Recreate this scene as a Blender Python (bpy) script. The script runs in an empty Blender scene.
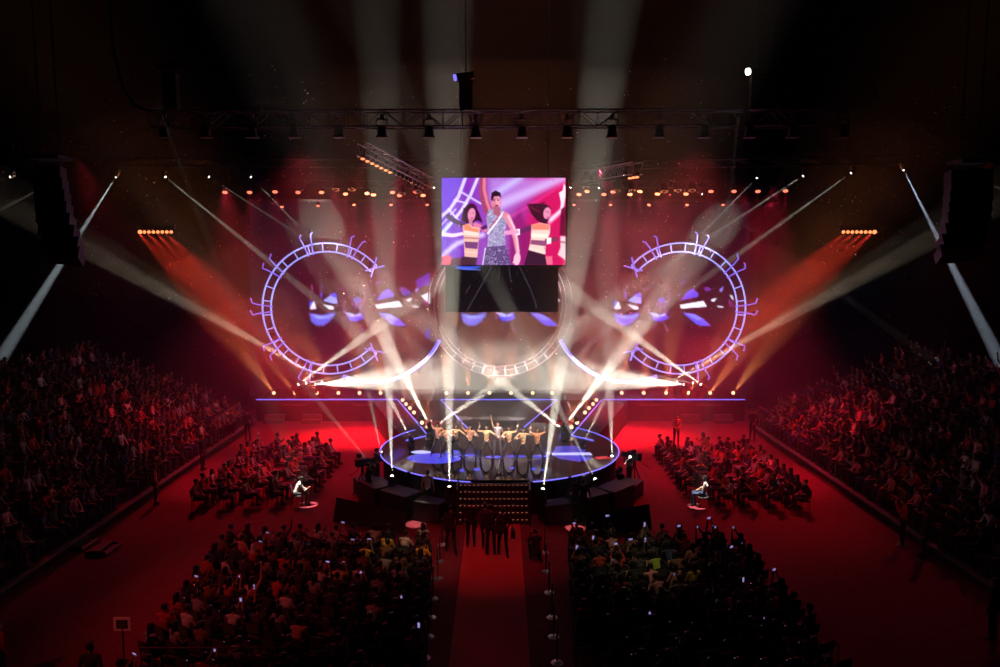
import bpy, math, random
import numpy as np
from mathutils import Vector, Matrix, noise
PI = math.pi
random.seed(7)
sc = bpy.context.scene
C = sc.collection

# ------------------------------------------------------------------ camera, world, exposure
F = 740.0; H = 10.5; TH = math.radians(6.0)
def ray(px, py):
    y = -(py - 333.5) / F
    return Vector(((px - 500) / F, math.cos(TH) + y * math.sin(TH), -math.sin(TH) + y * math.cos(TH)))
def P(px, py, Y):                     # point at depth Y seen at a pixel
    d = ray(px, py); return Vector((0, 0, H)) + d * (Y / d.y)
def G(px, py, z=0.0):                 # point at height z seen at a pixel
    d = ray(px, py); return Vector((0, 0, H)) + d * ((z - H) / d.z)
cam = bpy.data.objects.new('camera', bpy.data.cameras.new('camera')); C.objects.link(cam)
cam.data.sensor_width = 36; cam.data.lens = F * 36 / 1000; cam.data.clip_end = 300
cam.location = (0, 0, H); cam.rotation_euler = (PI / 2 - TH, 0, 0)
sc.camera = cam
vs = sc.view_settings
vs.view_transform = 'Standard'; vs.look = 'None'; vs.gamma = 1; vs.use_curve_mapping = False
vs.exposure = 2.0
EX = 2.0 ** vs.exposure
world = bpy.data.worlds.new('world'); sc.world = world; world.use_nodes = True
bg = world.node_tree.nodes['Background']; bg.inputs[0].default_value = (0.5, 0.1, 0.12, 1); bg.inputs[1].default_value = 0.00018
sc.cycles.max_bounces = 4; sc.cycles.volume_bounces = 0; sc.cycles.diffuse_bounces = 2; sc.cycles.glossy_bounces = 2
sc.cycles.transmission_bounces = 1
sc.cycles.use_light_tree = True
sc.cycles.sample_clamp_indirect = 4
sc.cycles.volume_max_steps = 256

def srgb(r, g, b):
    f = lambda c: (c / 255 / 12.92) if c / 255 <= 0.04045 else ((c / 255 + 0.055) / 1.055) ** 2.4
    return (f(r), f(g), f(b))
WARM = (1.0, 0.86, 0.62); COOL = (0.80, 0.92, 1.0); RED = (1.0, 0.025, 0.075); MAG = (1.0, 0.03, 0.12); AMB = (1.0, 0.28, 0.09); ORG = (1.0, 0.035, 0.02)
def spot(name, pos, aim, deg, power, color=WARM, blend=0.5, size=0.06):
    l = bpy.data.lights.new(name, 'SPOT'); l.energy = power / EX; l.color = color
    l.spot_size = math.radians(deg); l.spot_blend = blend; l.shadow_soft_size = size
    o = bpy.data.objects.new(name, l); C.objects.link(o)
    o.location = pos; o.rotation_euler = (Vector(aim) - Vector(pos)).to_track_quat('-Z', 'Y').to_euler()
    return o

# added wash spots with no fixtures, some above the view: red over the floor, white on the stage, dim ones on the front blocks
FT_Y = 30.0
def rig(px): return P(px, 128, FT_Y) + Vector((0, 0, -.70))
def rear(px, py=186, Y=43): return P(px, py, Y)
for s_ in (-1, 1):
    X_ = (lambda x: x) if s_ < 0 else (lambda x: 1000 - x); q_ = 1.0 if s_ < 0 else 1.35
    spot('red_wash', rear(X_(335)), (s_ * 8.6, 37, 0), 44, 7500 * q_, RED, 1.0, .2)
    spot('red_wash', rear(X_(225)), (s_ * 10.5, 33, 0), 44, 6000 * q_, RED, 1.0, .2)
    spot('red_wash', rear(X_(262)), (s_ * 16.5, 37, 1.5), 30, 3500 * q_ * q_, RED, 1.0, .2)
spot('red_wash', P(440, 174, 38), (-10.5, 34.5, 1), 24, 12000, RED, 1.0, .2)  # added over the stage to brighten the side blocks and tiers
spot('red_wash', P(560, 174, 38), (11, 34.5, 1), 24, 15000, RED, 1.0, .2)
spot('red_wash', P(560, 174, 38), (17.5, 38, 2), 20, 14000, RED, 1.0, .2)
spot('red_wash', P(440, 174, 38), (-17.5, 37, 2), 24, 7000, RED, 1.0, .2)
spot('red_wash', P(80, 160, 40), (-7.8, 21.5, 1), 20, 6500, RED, 1.0, .2)
spot('red_wash', P(80, 160, 40), (-16.5, 27, 1), 24, 1600, RED, 1.0, .2)
spot('red_wash', P(990, 160, 40), (12, 24, 1), 26, 1800, RED, 1.0, .2)
spot('red_wash', (0, 6, 26), (-.3, 26.0, 0), 14, 9000, RED, 1.0, .1)
spot('red_wash', (-17, 5, 17), (-7.8, 21.5, 1), 28, 3400, (1, .09, .09), 1.0, .2)
spot('red_wash', (18, 8, 20), (12.5, 31, 1), 22, 2600, (1, .06, .07), 1.0, .2)
spot('stage_wash', (-9, 8, 26), (-1.2, 33, 2.4), 11, 95000, (1, .80, .66), 1.0, .1)  # unseen spots added above the view to light the dancers
spot('stage_wash', (9, 8, 26), (1.2, 33, 2.4), 11, 95000, (1, .80, .66), 1.0, .1)
spot('audience_fill', (-5, 10, 24), (-2.9, 23.6, 1), 8, 4500, (1, .82, .42), 1.0, .1)  # fill added out of view for yellowish light on the front heads
spot('audience_fill', (5, 10, 24), (4.3, 22.6, 1), 10, 4200, (1, .80, .45), 1.0, .1)
spot('follow_spot_light', P(742, 84, 29), (8.35, 30.2, .5), 2.7, 50000, (1, .95, .8), .25, .05)
spot('follow_spot_light', P(150, 84, 29), (-8.3, 30.4, .5), 2.7, 60000, (1, .95, .8), .25, .05)
spot('follow_spot_light', P(452, 84, 29), G(416, 524, 0), 3.0, 26000, (1, .9, .7), .4, .05)
spot('follow_spot_light', P(452, 84, 29), G(575, 528, 0), 2.6, 26000, (1, .9, .7), .4, .05)

# ------------------------------------------------------------------ materials
MATS = {}
def mat(name, c, rough=.6, metal=0.0, emit=None, strength=1.0, bump=0, spec=.5):
    if name in MATS: return MATS[name]
    m = bpy.data.materials.new(name); m.use_nodes = True
    nt = m.node_tree; b = nt.nodes['Principled BSDF']
    b.inputs['Base Color'].default_value = (*c, 1); b.inputs['Roughness'].default_value = rough; b.inputs['Metallic'].default_value = metal
    b.inputs['Specular IOR Level'].default_value = spec
    if emit:
        b.inputs['Emission Color'].default_value = (*emit, 1); b.inputs['Emission Strength'].default_value = strength / EX
        m.cycles.emission_sampling = 'NONE'
    if bump:
        n = nt.nodes.new('ShaderNodeTexNoise'); n.inputs['Scale'].default_value = bump
        tc = nt.nodes.new('ShaderNodeTexCoord'); nt.links.new(tc.outputs['Object'], n.inputs['Vector'])
        mx = nt.nodes.new('ShaderNodeMix'); mx.data_type = 'RGBA'; mx.inputs[6].default_value = (*[v * .75 for v in c], 1); mx.inputs[7].default_value = (*[min(1, v * 1.25) for v in c], 1)
        nt.links.new(n.outputs['Fac'], mx.inputs[0]); nt.links.new(mx.outputs[2], b.inputs['Base Color'])
        bp = nt.nodes.new('ShaderNodeBump'); bp.inputs['Strength'].default_value = .2; nt.links.new(n.outputs['Fac'], bp.inputs['Height']); nt.links.new(bp.outputs[0], b.inputs['Normal'])
    MATS[name] = m; return m
M_FLOOR = mat('floor_cover', (.22, .028, .045), .9, bump=3, spec=.15)
M_CARPET = mat('red_carpet', (.62, .05, .06), .95, bump=40)
M_BLACK = mat('black_paint', (.015, .014, .015), .55, bump=12)
M_CLOTHB = mat('black_drape', (.02, .012, .014), .9, bump=6)
M_WALL = mat('dark_wall', (.0015, .0012, .0012), 1.0, bump=2, spec=0)
M_METAL = mat('dark_truss_metal', (.05, .05, .052), .35, 1.0)
M_ALU = mat('worn_aluminium', (.34, .33, .33), .35, 1.0, bump=20)
M_CHROME = mat('chrome', (.75, .75, .75), .12, 1.0)
M_STAGE = mat('glossy_stage_floor', (.012, .007, .014), .07, 0, spec=.16)
M_DECK = mat('matt_stage_deck', (.022, .015, .018), .6, bump=8, spec=.2)
M_STEP = mat('stair_black', (.03, .02, .022), .6, bump=10)
M_LEDGE = mat('painted_ledge', (.14, .10, .10), .6, bump=10)
M_NEON = mat('blue_led_strip', (.1, .1, .3), .4, 0, srgb(118, 108, 255), 1.5)
M_RING = mat('pale_blue_tube', (.1, .1, .3), .4, 0, srgb(146, 156, 255), 1.35)
M_PRONG = mat('blue_bracket_tube', (.1, .1, .3), .4, 0, srgb(108, 96, 225), 1.3)
M_ARC = mat('blue_arc_tube', (.1, .1, .3), .4, 0, srgb(100, 104, 255), 1.8)
M_DIMR = mat('dim_violet_tube', (.05, .03, .05), .4, 0, srgb(118, 84, 112), .35)
M_WHITE_L = mat('white_lens', (.8, .8, .8), .2, 0, (1, .96, .88), 8)
M_WARM_L = mat('warm_lens', (.8, .6, .4), .2, 0, (1, .54, .28), 2.6)
M_RED_L = mat('red_lens', (.8, .3, .2), .2, 0, (1, .22, .12), 1.5)
M_ORG_L = mat('orange_lens', (.8, .3, .1), .2, 0, (1, .25, .09), 2.2)
M_BULB = mat('step_bulb', (.8, .3, .2), .2, 0, (1, .30, .20), .42)
M_PHONE = mat('phone_screen', (.1, .1, .12), .2, 0, (.50, .42, 1.0), .55)
M_PHONE2 = mat('blue_phone_screen', (.1, .1, .12), .2, 0, (.35, .42, 1.0), 1.1)
M_SKIN = mat('skin', (.40, .21, .14), .55, bump=60)
M_SKIN2 = mat('tan_skin', (.30, .15, .10), .55, bump=60)
M_HAIR = mat('black_hair', (.012, .01, .01), .45, bump=80)
M_HAIRB = mat('brown_hair', (.07, .03, .015), .45, bump=80)
M_SCARF = mat('pale_headscarf', (.6, .55, .48), .8, bump=50)
M_EYE = mat('eye', (.02, .015, .015), .2)
M_SHOE = mat('black_shoe', (.02, .02, .02), .4)
M_WSHOE = mat('white_shoe', (.75, .7, .7), .5)
M_GOLD = mat('gold_sequin', (.60, .42, .24), .45, .2, bump=70)
M_ORTOP = mat('orange_sequin', (.66, .30, .17), .45, .1, bump=70)
M_SILVER = mat('silver_sequin', (.48, .46, .52), .35, .5, bump=70)
M_DSIL = mat('dark_sequin', (.16, .14, .18), .35, .5, bump=70)
M_MESHS = mat('dark_sheer_sleeve', (.10, .05, .07), .7)
M_TROUS = mat('black_trousers', (.018, .016, .02), .8, bump=30)
CLO = {n: mat(n + '_cloth', c, .85, bump=25) for n, c in dict(black=(.02, .02, .022), charcoal=(.06, .055, .06), navy=(.03, .05, .12),
       red=(.45, .05, .04), white=(.55, .52, .50), grey=(.28, .27, .27), yellow=(.75, .55, .05), brown=(.20, .09, .05), pink=(.62, .25, .25), green=(.35, .45, .06)).items()}
M_BODY = [M_SKIN, M_SKIN2]

# ------------------------------------------------------------------ mesh builder
class MB:
    def __init__(s): s.v = []; s.f = []; s.m = []; s.cur = 0
    def add(s, vs, fs):
        o = len(s.v); s.v += [tuple(v) for v in vs]; s.f += [tuple(i + o for i in f) for f in fs]; s.m += [s.cur] * len(fs); return s
    def box(s, c, d, R=None, taper=1.0):
        vs = []
        for z in (-1, 1):
            k = taper if z > 0 else 1
            for x, y in ((-1, -1), (1, -1), (1, 1), (-1, 1)): vs.append(Vector((x * d[0] / 2 * k, y * d[1] / 2 * k, z * d[2] / 2)))
        if R is not None: vs = [R @ v for v in vs]
        c = Vector(c)
        return s.add([v + c for v in vs], [(3, 2, 1, 0), (4, 5, 6, 7), (0, 1, 5, 4), (1, 2, 6, 5), (2, 3, 7, 6), (3, 0, 4, 7)])
    def bar(s, a, b, w, h):
        a, b = Vector(a), Vector(b); d = b - a
        return s.box((a + b) / 2, (w, h, d.length), d.to_track_quat('Z', 'Y').to_matrix())
    def cyl(s, a, b, r, r2=None, n=10):
        a, b = Vector(a), Vector(b); r2 = r if r2 is None else r2
        R = (b - a).to_track_quat('Z', 'Y').to_matrix(); vs = []
        for p, q in ((a, r), (b, r2)):
            for i in range(n): t = 2 * PI * i / n; vs.append(p + R @ Vector((q * math.cos(t), q * math.sin(t), 0)))
        fs = [(i, (i + 1) % n, n + (i + 1) % n, n + i) for i in range(n)] + [tuple(range(n - 1, -1, -1)), tuple(range(n, 2 * n))]
        return s.add(vs, fs)
    def ell(s, c, r, n=12, k=8, R=None):
        c = Vector(c); vs = [Vector((0, 0, -r[2]))]
        for j in range(1, k):
            a = -PI / 2 + PI * j / k
            for i in range(n): t = 2 * PI * i / n; vs.append(Vector((r[0] * math.cos(a) * math.cos(t), r[1] * math.cos(a) * math.sin(t), r[2] * math.sin(a))))
        vs.append(Vector((0, 0, r[2])))
        if R is not None: vs = [R @ v for v in vs]
        fs = [(0, 1 + (i + 1) % n, 1 + i) for i in range(n)]
        for j in range(k - 2):
            for i in range(n): a = 1 + j * n; fs.append((a + i, a + (i + 1) % n, a + n + (i + 1) % n, a + n + i))
        a = 1 + (k - 2) * n; fs += [(a + i, a + (i + 1) % n, len(vs) - 1) for i in range(n)]
        return s.add([v + c for v in vs], fs)
    def tube(s, pts, r, n=6, closed=False):
        pts = [Vector(p) for p in pts]; N = len(pts); vs = []; up = None
        for i, p in enumerate(pts):
            if closed: t = pts[(i + 1) % N] - pts[i - 1]
            else: t = pts[min(i + 1, N - 1)] - pts[max(i - 1, 0)]
            t.normalize()
            if up is None: up = t.orthogonal().normalized()
            up = (up - t * up.dot(t)).normalized(); w = t.cross(up)
            rr = r(i / (N - 1)) if callable(r) else r
            for k in range(n): a = 2 * PI * k / n; vs.append(p + up * rr * math.cos(a) + w * rr * math.sin(a))
        fs = []
        for i in range(N if closed else N - 1):
            j = (i + 1) % N
            for k in range(n): l = (k + 1) % n; fs.append((i * n + k, i * n + l, j * n + l, j * n + k))
        if not closed: fs += [tuple(range(n - 1, -1, -1)), tuple(range((N - 1) * n, N * n))]
        return s.add(vs, fs)
    def prism(s, pts, z0, z1):
        n = len(pts); vs = [(x, y, z0) for x, y in pts] + [(x, y, z1) for x, y in pts]
        return s.add(vs, [tuple(range(n - 1, -1, -1)), tuple(range(n, 2 * n))] + [(i, (i + 1) % n, n + (i + 1) % n, n + i) for i in range(n)])
    def build(s, name, m, parent=None, loc=(0, 0, 0), smooth=False, bevel=0):
        me = bpy.data.meshes.new(name); me.from_pydata(s.v, [], s.f)
        for x in (m if isinstance(m, (list, tuple)) else [m]): me.materials.append(x)
        if any(s.m): me.polygons.foreach_set('material_index', s.m)
        if smooth: me.polygons.foreach_set('use_smooth', [True] * len(me.polygons))
        me.update()
        o = bpy.data.objects.new(name, me); C.objects.link(o); o.location = loc
        if parent: o.parent = parent
        if bevel:
            b = o.modifiers.new('bevel', 'BEVEL'); b.width = bevel; b.segments = 2; b.limit_method = 'ANGLE'
        return o
def tag(o, label=None, cat=None, group=None, kind=None):
    if label:
        assert 4 <= len(label.replace(',', ' ').split()) <= 16, label
        o['label'] = label
    if cat: o['category'] = cat
    if group: o['group'] = group
    if kind: o['kind'] = kind
    return o
def empty(name, loc, rz=0, **k):
    o = bpy.data.objects.new(name, None); C.objects.link(o); o.location = loc; o.rotation_euler = (0, 0, rz); o.empty_display_size = .2
    return tag(o, **k)
def copy_tree(o, parent=None):
    c = o.copy(); C.objects.link(c)
    if parent: c.parent = parent
    for ch in KIDS.get(o.name, ()): copy_tree(ch, c)
    return c
KIDS = {}
def kids(root, *chs): KIDS[root.name] = list(chs)
ORD = ['zeroth', 'first', 'second', 'third', 'fourth', 'fifth', 'sixth', 'seventh', 'eighth', 'ninth', 'tenth', 'eleventh', 'twelfth', 'thirteenth', 'fourteenth', 'fifteenth', 'sixteenth', 'seventeenth', 'eighteenth', 'nineteenth', 'twentieth', 'twenty-first', 'twenty-second', 'twenty-third']
def Rz(a): return Matrix.Rotation(a, 3, 'Z')

# ------------------------------------------------------------------ the hall
SZ = 1.4                                    # stage height
SC = Vector((-.02, 34.6)); SR = 5.62        # round stage
DECK_Y = 46.4; WALL_Y = 50.3
MB().box((0, 28, -.1), (84, 62, .2)).build('floor', M_FLOOR)['kind'] = 'structure'
MB().box((0, 58.6, 15), (84, .3, 30)).build('wall_back', M_WALL)['kind'] = 'structure'
MB().box((-41.9, 28, 15), (.3, 62, 30)).build('wall_left', M_WALL)['kind'] = 'structure'
MB().box((41.9, 28, 15), (.3, 62, 30)).build('wall_right', M_WALL)['kind'] = 'structure'
MB().box((0, 28, 30.1), (84, 62, .2)).build('ceiling', M_WALL)['kind'] = 'structure'
# haze: thin in the whole hall, thicker in drifting clouds round the stage
def haze(name, dens, mb, label):
    o = mb.build(name, M_BLACK, smooth=True)
    m = bpy.data.materials.new('haze_volume'); m.use_nodes = True; nt = m.node_tree; nt.nodes.clear()
    ho = nt.nodes.new('ShaderNodeOutputMaterial'); hv = nt.nodes.new('ShaderNodeVolumeScatter')
    hv.inputs['Density'].default_value = dens; hv.inputs['Color'].default_value = (1, 1, 1, 1); hv.inputs['Anisotropy'].default_value = 0
    nt.links.new(hv.outputs[0], ho.inputs['Volume']); o.data.materials.clear(); o.data.materials.append(m)
    tag(o, label, 'haze', kind='stuff')
haze('haze', .0009, MB().box((0, 33, 15.1), (76, 48, 29.6)), 'thin stage haze hanging in the air of the whole hall')
for dens, r, c in ((.0012, (38, 17, 17), (0, 43, 4)), (.0012, (34, 15.5, 14.5), (0, 43, 4)), (.0018, (30, 14, 11.8), (0, 43, 4)), (.0028, (26, 12.5, 9.4), (0, 43.5, 3.6)), (.0038, (22, 11, 7), (0, 44, 3)), (.0042, (18, 10, 5), (0, 44, 2.2))):
    haze('haze', dens, MB().ell(c, r, 64, 40), 'soft cloud of haze drifting around and behind the round stage')
# red carpet strip up to the stairs
cp = MB().box((-.27, 20.4, .012), (2.1, 15.6, .02)).build('carpet_runner', M_CARPET)
tag(cp, 'red carpet runner leading straight to the stage stairs', 'carpet')

# ------------------------------------------------------------------ round stage
st = empty('round_stage', (SC.x, SC.y, 0), label='round glossy black stage with a glowing blue rim in the middle of the floor', cat='stage')
n = 96
disc = lambda r: [(r * math.cos(2 * PI * i / n), r * math.sin(2 * PI * i / n)) for i in range(n)]
MB().prism(disc(SR - .12), 0, SZ - .1).build('skirt', M_CLOTHB, st)
MB().prism(disc(SR), SZ - .1, SZ).build('stage_floor', M_STAGE, st)
def arc3(r, a0, a1, z, k=60): return [(r * math.cos(a0 + (a1 - a0) * i / k), r * math.sin(a0 + (a1 - a0) * i / k), z) for i in range(k + 1)]
for a0, a1 in ((142, 226), (228.5, 238), (239, 247.5), (248, 258), (284, 300), (302, 312), (314, 404)):
    MB().tube(arc3(SR + .015, math.radians(a0), math.radians(a1), SZ + .01, 40), .028, 6).build('rim_light', M_NEON, st)
# lit floor patterns, flat panels in the stage floor
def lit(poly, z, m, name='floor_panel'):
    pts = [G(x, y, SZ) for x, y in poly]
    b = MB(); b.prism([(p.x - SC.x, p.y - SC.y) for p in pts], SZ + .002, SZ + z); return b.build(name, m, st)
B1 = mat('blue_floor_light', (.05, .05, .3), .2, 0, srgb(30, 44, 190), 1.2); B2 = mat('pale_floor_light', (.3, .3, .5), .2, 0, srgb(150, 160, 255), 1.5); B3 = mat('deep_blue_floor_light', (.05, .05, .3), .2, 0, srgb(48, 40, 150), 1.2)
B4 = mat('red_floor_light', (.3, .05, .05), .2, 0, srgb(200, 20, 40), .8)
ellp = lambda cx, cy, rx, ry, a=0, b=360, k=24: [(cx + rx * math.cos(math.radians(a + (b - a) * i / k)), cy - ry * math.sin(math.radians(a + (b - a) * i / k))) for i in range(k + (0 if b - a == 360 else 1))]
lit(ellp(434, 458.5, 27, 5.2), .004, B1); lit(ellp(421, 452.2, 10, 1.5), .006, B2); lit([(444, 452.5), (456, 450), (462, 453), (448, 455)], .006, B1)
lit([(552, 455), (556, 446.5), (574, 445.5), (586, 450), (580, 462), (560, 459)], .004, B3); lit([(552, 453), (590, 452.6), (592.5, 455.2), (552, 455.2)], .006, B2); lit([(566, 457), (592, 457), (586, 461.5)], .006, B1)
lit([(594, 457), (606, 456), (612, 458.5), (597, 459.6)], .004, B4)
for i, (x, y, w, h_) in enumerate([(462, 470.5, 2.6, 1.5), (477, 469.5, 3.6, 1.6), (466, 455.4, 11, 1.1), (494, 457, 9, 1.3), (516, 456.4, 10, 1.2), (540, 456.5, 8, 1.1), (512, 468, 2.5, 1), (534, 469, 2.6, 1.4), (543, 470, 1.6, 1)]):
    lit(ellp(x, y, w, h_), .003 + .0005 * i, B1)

# front stair with rows of bulbs
sta = empty('stage_stairs', (-.26, 28.12, 0), label='black stairs with rows of red bulbs climbing to the round stage', cat='stairs')
NS = 6; SW = 2.75; fr = MB(); RUN = .85
for i in range(NS):
    z1 = (i + 1) * SZ / NS; y0 = i * RUN / NS; fr.box((0, (y0 + 1.25) / 2, z1 - SZ / NS / 2), (SW, 1.25 - y0, SZ / NS))
fr.build('flight', M_STEP, sta)
for i in range(NS):
    for k in range(16): MB().ell((-SW / 2 + .07 + k * (SW - .14) / 15, i * RUN / NS - .014, (i + 1) * SZ / NS - .035), (.034, .016, .016), 6, 4).build('bulb', M_BULB, sta)
for sx in (-1, 1):
    MB().box((sx * (SW / 2 + .06), .55, .72), (.08, 1.3, 1.44)).build('side_panel', M_BLACK, sta)

# black speaker cabinets and cases around the stage
def cab(ang, r, w, d, h, label, cat='speaker', kind='sub'):
    a = math.radians(ang); x = SC.x + r * math.cos(a); y = SC.y + r * math.sin(a)
    o = empty('subwoofer' if kind == 'sub' else 'road_case', (x, y, 0), a - PI / 2 + PI, label=label, cat=cat, group='black cabinets standing round the stage')
    MB().box((0, 0, h / 2), (w, d, h)).build('cabinet', M_BLACK, o, bevel=.03)
    if kind == 'sub':
        MB().box((0, d / 2 + .01, h / 2), (w * .86, .03, h * .8)).build('grille', M_CLOTHB, o)
    else:
        MB().box((0, 0, h * .7), (w + .02, d + .02, .03)).build('trim_band', M_METAL, o)
        for s in (-1, 1): MB().tube([(s * .12 - .08, d / 2 + .01, h * .45), (s * .12 - .08, d / 2 + .05, h * .42), (s * .12 + .08, d / 2 + .05, h * .42), (s * .12 + .08, d / 2 + .01, h * .45)], .01).build('handle', M_CHROME, o)
    return o
for i, (a, r, w, d, h, k) in enumerate([(206, 6.5, 1.3, .9, .7, 'case'), (218, 6.6, 1.5, 1.0, .95, 'sub'), (232, 6.55, 1.5, 1.0, .95, 'sub'), (245, 6.5, 1.2, .8, .8, 'sub'),
                                    (290, 6.5, 1.2, .8, .8, 'sub'), (303, 6.55, 1.5, 1.0, .95, 'sub'), (317, 6.6, 1.5, 1.0, .95, 'sub'), (330, 6.5, 1.3, .9, .7, 'case')]):
    side = 'left' if i < 4 else 'right'; o = (i if i < 4 else 7 - i)
    nm = ['low black road case beside the camera crew, %s flank of the round stage', 'wide black subwoofer next to the road case, %s of the round stage',
          'wide black subwoofer at the %s front curve of the stage', 'narrow black subwoofer just %s of the stage stairs'][o] % side
    cab(a, r, w, d, h, nm, 'case' if k == 'case' else 'speaker', k)

# rear deck with two forward wings and a tapering ramp
dk = empty('rear_stage', (0, 0, 0), label='long low rear stage in front of the video wall with blue edge lights', cat='stage')
xl = G(257, 399, SZ).x; xr = G(744, 399, SZ).x
MB().box(((xl + xr) / 2, (DECK_Y + WALL_Y - .1) / 2, SZ / 2 - .02), (xr - xl, WALL_Y - DECK_Y - .1, SZ - .04)).build('platform', M_DECK, dk)
for xa, xb in ((xl, G(398, 399.3, SZ).x), (G(441, 400, SZ).x, G(557, 400, SZ).x), (G(604, 400, SZ).x, xr)): MB().tube([(xa, DECK_Y - .02, SZ), (xb, DECK_Y - .02, SZ)], .035).build('edge_light', M_NEON, dk)
def wing(px, lab):
    ps = [G(x, y, SZ) for x, y in px]
    o = empty('stage_wing', (ps[0].x, ps[0].y, 0), label=lab, cat='walkway', group='walkways from the rear stage')
    q = [(p.x - ps[0].x, p.y - ps[0].y) for p in ps]; q = [(x, min(y, DECK_Y - .03 - ps[0].y)) for x, y in q]
    MB().prism(q, 0, SZ + .005).build('platform', M_DECK, o)
    return o, q
for s in (-1, 1):
    side = 'left' if s < 0 else 'right'
    X = (lambda x: x) if s < 0 else (lambda x: 999.5 - x)
    px = [(X(398), 400.4), (X(428), 436), (X(406), 441), (X(372), 401)]
    if s > 0: px = px[::-1]
    o, q = wing(px, 'dark %s walkway from the rear stage, edged with blue light and lamps' % side)
    if s > 0: q = q[::-1]
    MB().tube([(q[0][0], q[0][1], SZ + .03), (q[1][0], q[1][1], SZ + .03)], .035).build('edge_light', M_NEON, o); MB().tube([(q[1][0], q[1][1], SZ + .03), (q[2][0], q[2][1], SZ + .03)], .028).build('edge_light', M_NEON, o)
ps = [(441, 400.4), (557, 400.4), (519, 431), (469, 424)]
ps = [(441, 400.4), (557, 400.4), (521, 430), (469, 430)]
o, q = wing(ps, 'tapering central ramp between the two walkways behind the dancers')
for i0, i1, k in ((0, 3, 1.0), (1, 2, 1.0)):
    a = Vector((*q[i0], SZ + .03)); b = Vector((*q[i1], SZ + .03)); MB().tube([a, a.lerp(b, k)], .03).build('edge_light', M_NEON, o)
# low step blocks along the foot of the rear stage
for i, (x, y) in enumerate([(267, 423), (306, 423), (699, 425), (736, 427)]):
    g = G(x, y, .3); o = empty('step_block', (g.x, DECK_Y - .45, 0), label=['low two-step block at the far left foot of the rear stage', 'low two-step block under the bright left lamp cluster', 'low two-step block under the bright right lamp cluster', 'low two-step block at the far right foot of the rear stage'][i], cat='steps', group='step blocks at the rear stage')
    MB().box((0, .15, .25), (1.2, .3, .5)).box((0, -.15, .12), (1.2, .3, .24)).build('treads', M_LEDGE, o)
for i, (x, w) in enumerate([(289, 1.5), (360, 1.4), (716, 1.6), (655, 1.4)]):
    g = G(x, 404, SZ); tag(MB().box((g.x, DECK_Y - .035, 1.05), (w, .03, .12)).build('pale_strip', M_LEDGE), ['pale strip on the rear stage front, far left', 'pale strip on the rear stage front, inner left', 'pale strip on the rear stage front, far right', 'pale strip on the rear stage front, inner right'][i], 'panel')  # pale bands on the front of the rear deck

# ------------------------------------------------------------------ painted video pictures (numpy raster -> vertex colours of a flat screen)
class Canvas:
    def __init__(s, x0, y0, x1, y1, step, base):
        s.x0, s.y0, s.step = x0, y0, step
        s.w = int(round((x1 - x0) / step)) + 1; s.h = int(round((y1 - y0) / step)) + 1
        s.X, s.Y = np.meshgrid(x0 + np.arange(s.w) * (x1 - x0) / (s.w - 1), y0 + np.arange(s.h) * (y1 - y0) / (s.h - 1))
        s.a = np.zeros((s.h, s.w, 3)); s.a[:] = base; s.x1 = x1; s.y1 = y1
    def blend(s, m, c, al=1.0):
        m = (np.clip(m, 0, 1) * al)[..., None]; s.a = s.a * (1 - m) + np.array(c) * m
    def poly(s, pts, c, al=1.0, soft=.8):
        X, Y = s.X, s.Y; ins = np.zeros(X.shape, bool); d = np.full(X.shape, 1e9); n = len(pts)
        for i in range(n):
            (ax, ay), (bx, by) = pts[i], pts[(i + 1) % n]
            cond = ((ay > Y) != (by > Y)); xx = (bx - ax) * (Y - ay) / ((by - ay) or 1e-9) + ax; ins ^= cond & (X < xx)
            L = (bx - ax) ** 2 + (by - ay) ** 2 or 1e-9; t = np.clip(((X - ax) * (bx - ax) + (Y - ay) * (by - ay)) / L, 0, 1)
            d = np.minimum(d, np.hypot(X - ax - t * (bx - ax), Y - ay - t * (by - ay)))
        sd = np.where(ins, d, -d); s.blend(sd / soft + .5, c, al)
    def ell(s, cx, cy, rx, ry, c, al=1.0, soft=.15, ang=0):
        t = math.radians(ang); dx = (s.X - cx) * math.cos(t) + (s.Y - cy) * math.sin(t); dy = -(s.X - cx) * math.sin(t) + (s.Y - cy) * math.cos(t)
        s.blend((1 - np.hypot(dx / rx, dy / ry)) / soft + .5, c, al)
    def line(s, pts, w, c, al=1.0, soft=.8, w2=None):
        n = len(pts) - 1
        m = np.zeros(s.X.shape)
        for i in range(n):
            (ax, ay), (bx, by) = pts[i], pts[i + 1]; L = (bx - ax) ** 2 + (by - ay) ** 2 or 1e-9
            t = np.clip(((s.X - ax) * (bx - ax) + (s.Y - ay) * (by - ay)) / L, 0, 1); d = np.hypot(s.X - ax - t * (bx - ax), s.Y - ay - t * (by - ay))
            u0, u1 = i / n, (i + 1) / n; ww = w if w2 is None else w + (w2 - w) * (u0 + t * (u1 - u0))
            m = np.maximum(m, np.clip((ww / 2 - d) / soft + .5, 0, 1))
        s.blend(m, c, al)
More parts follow.
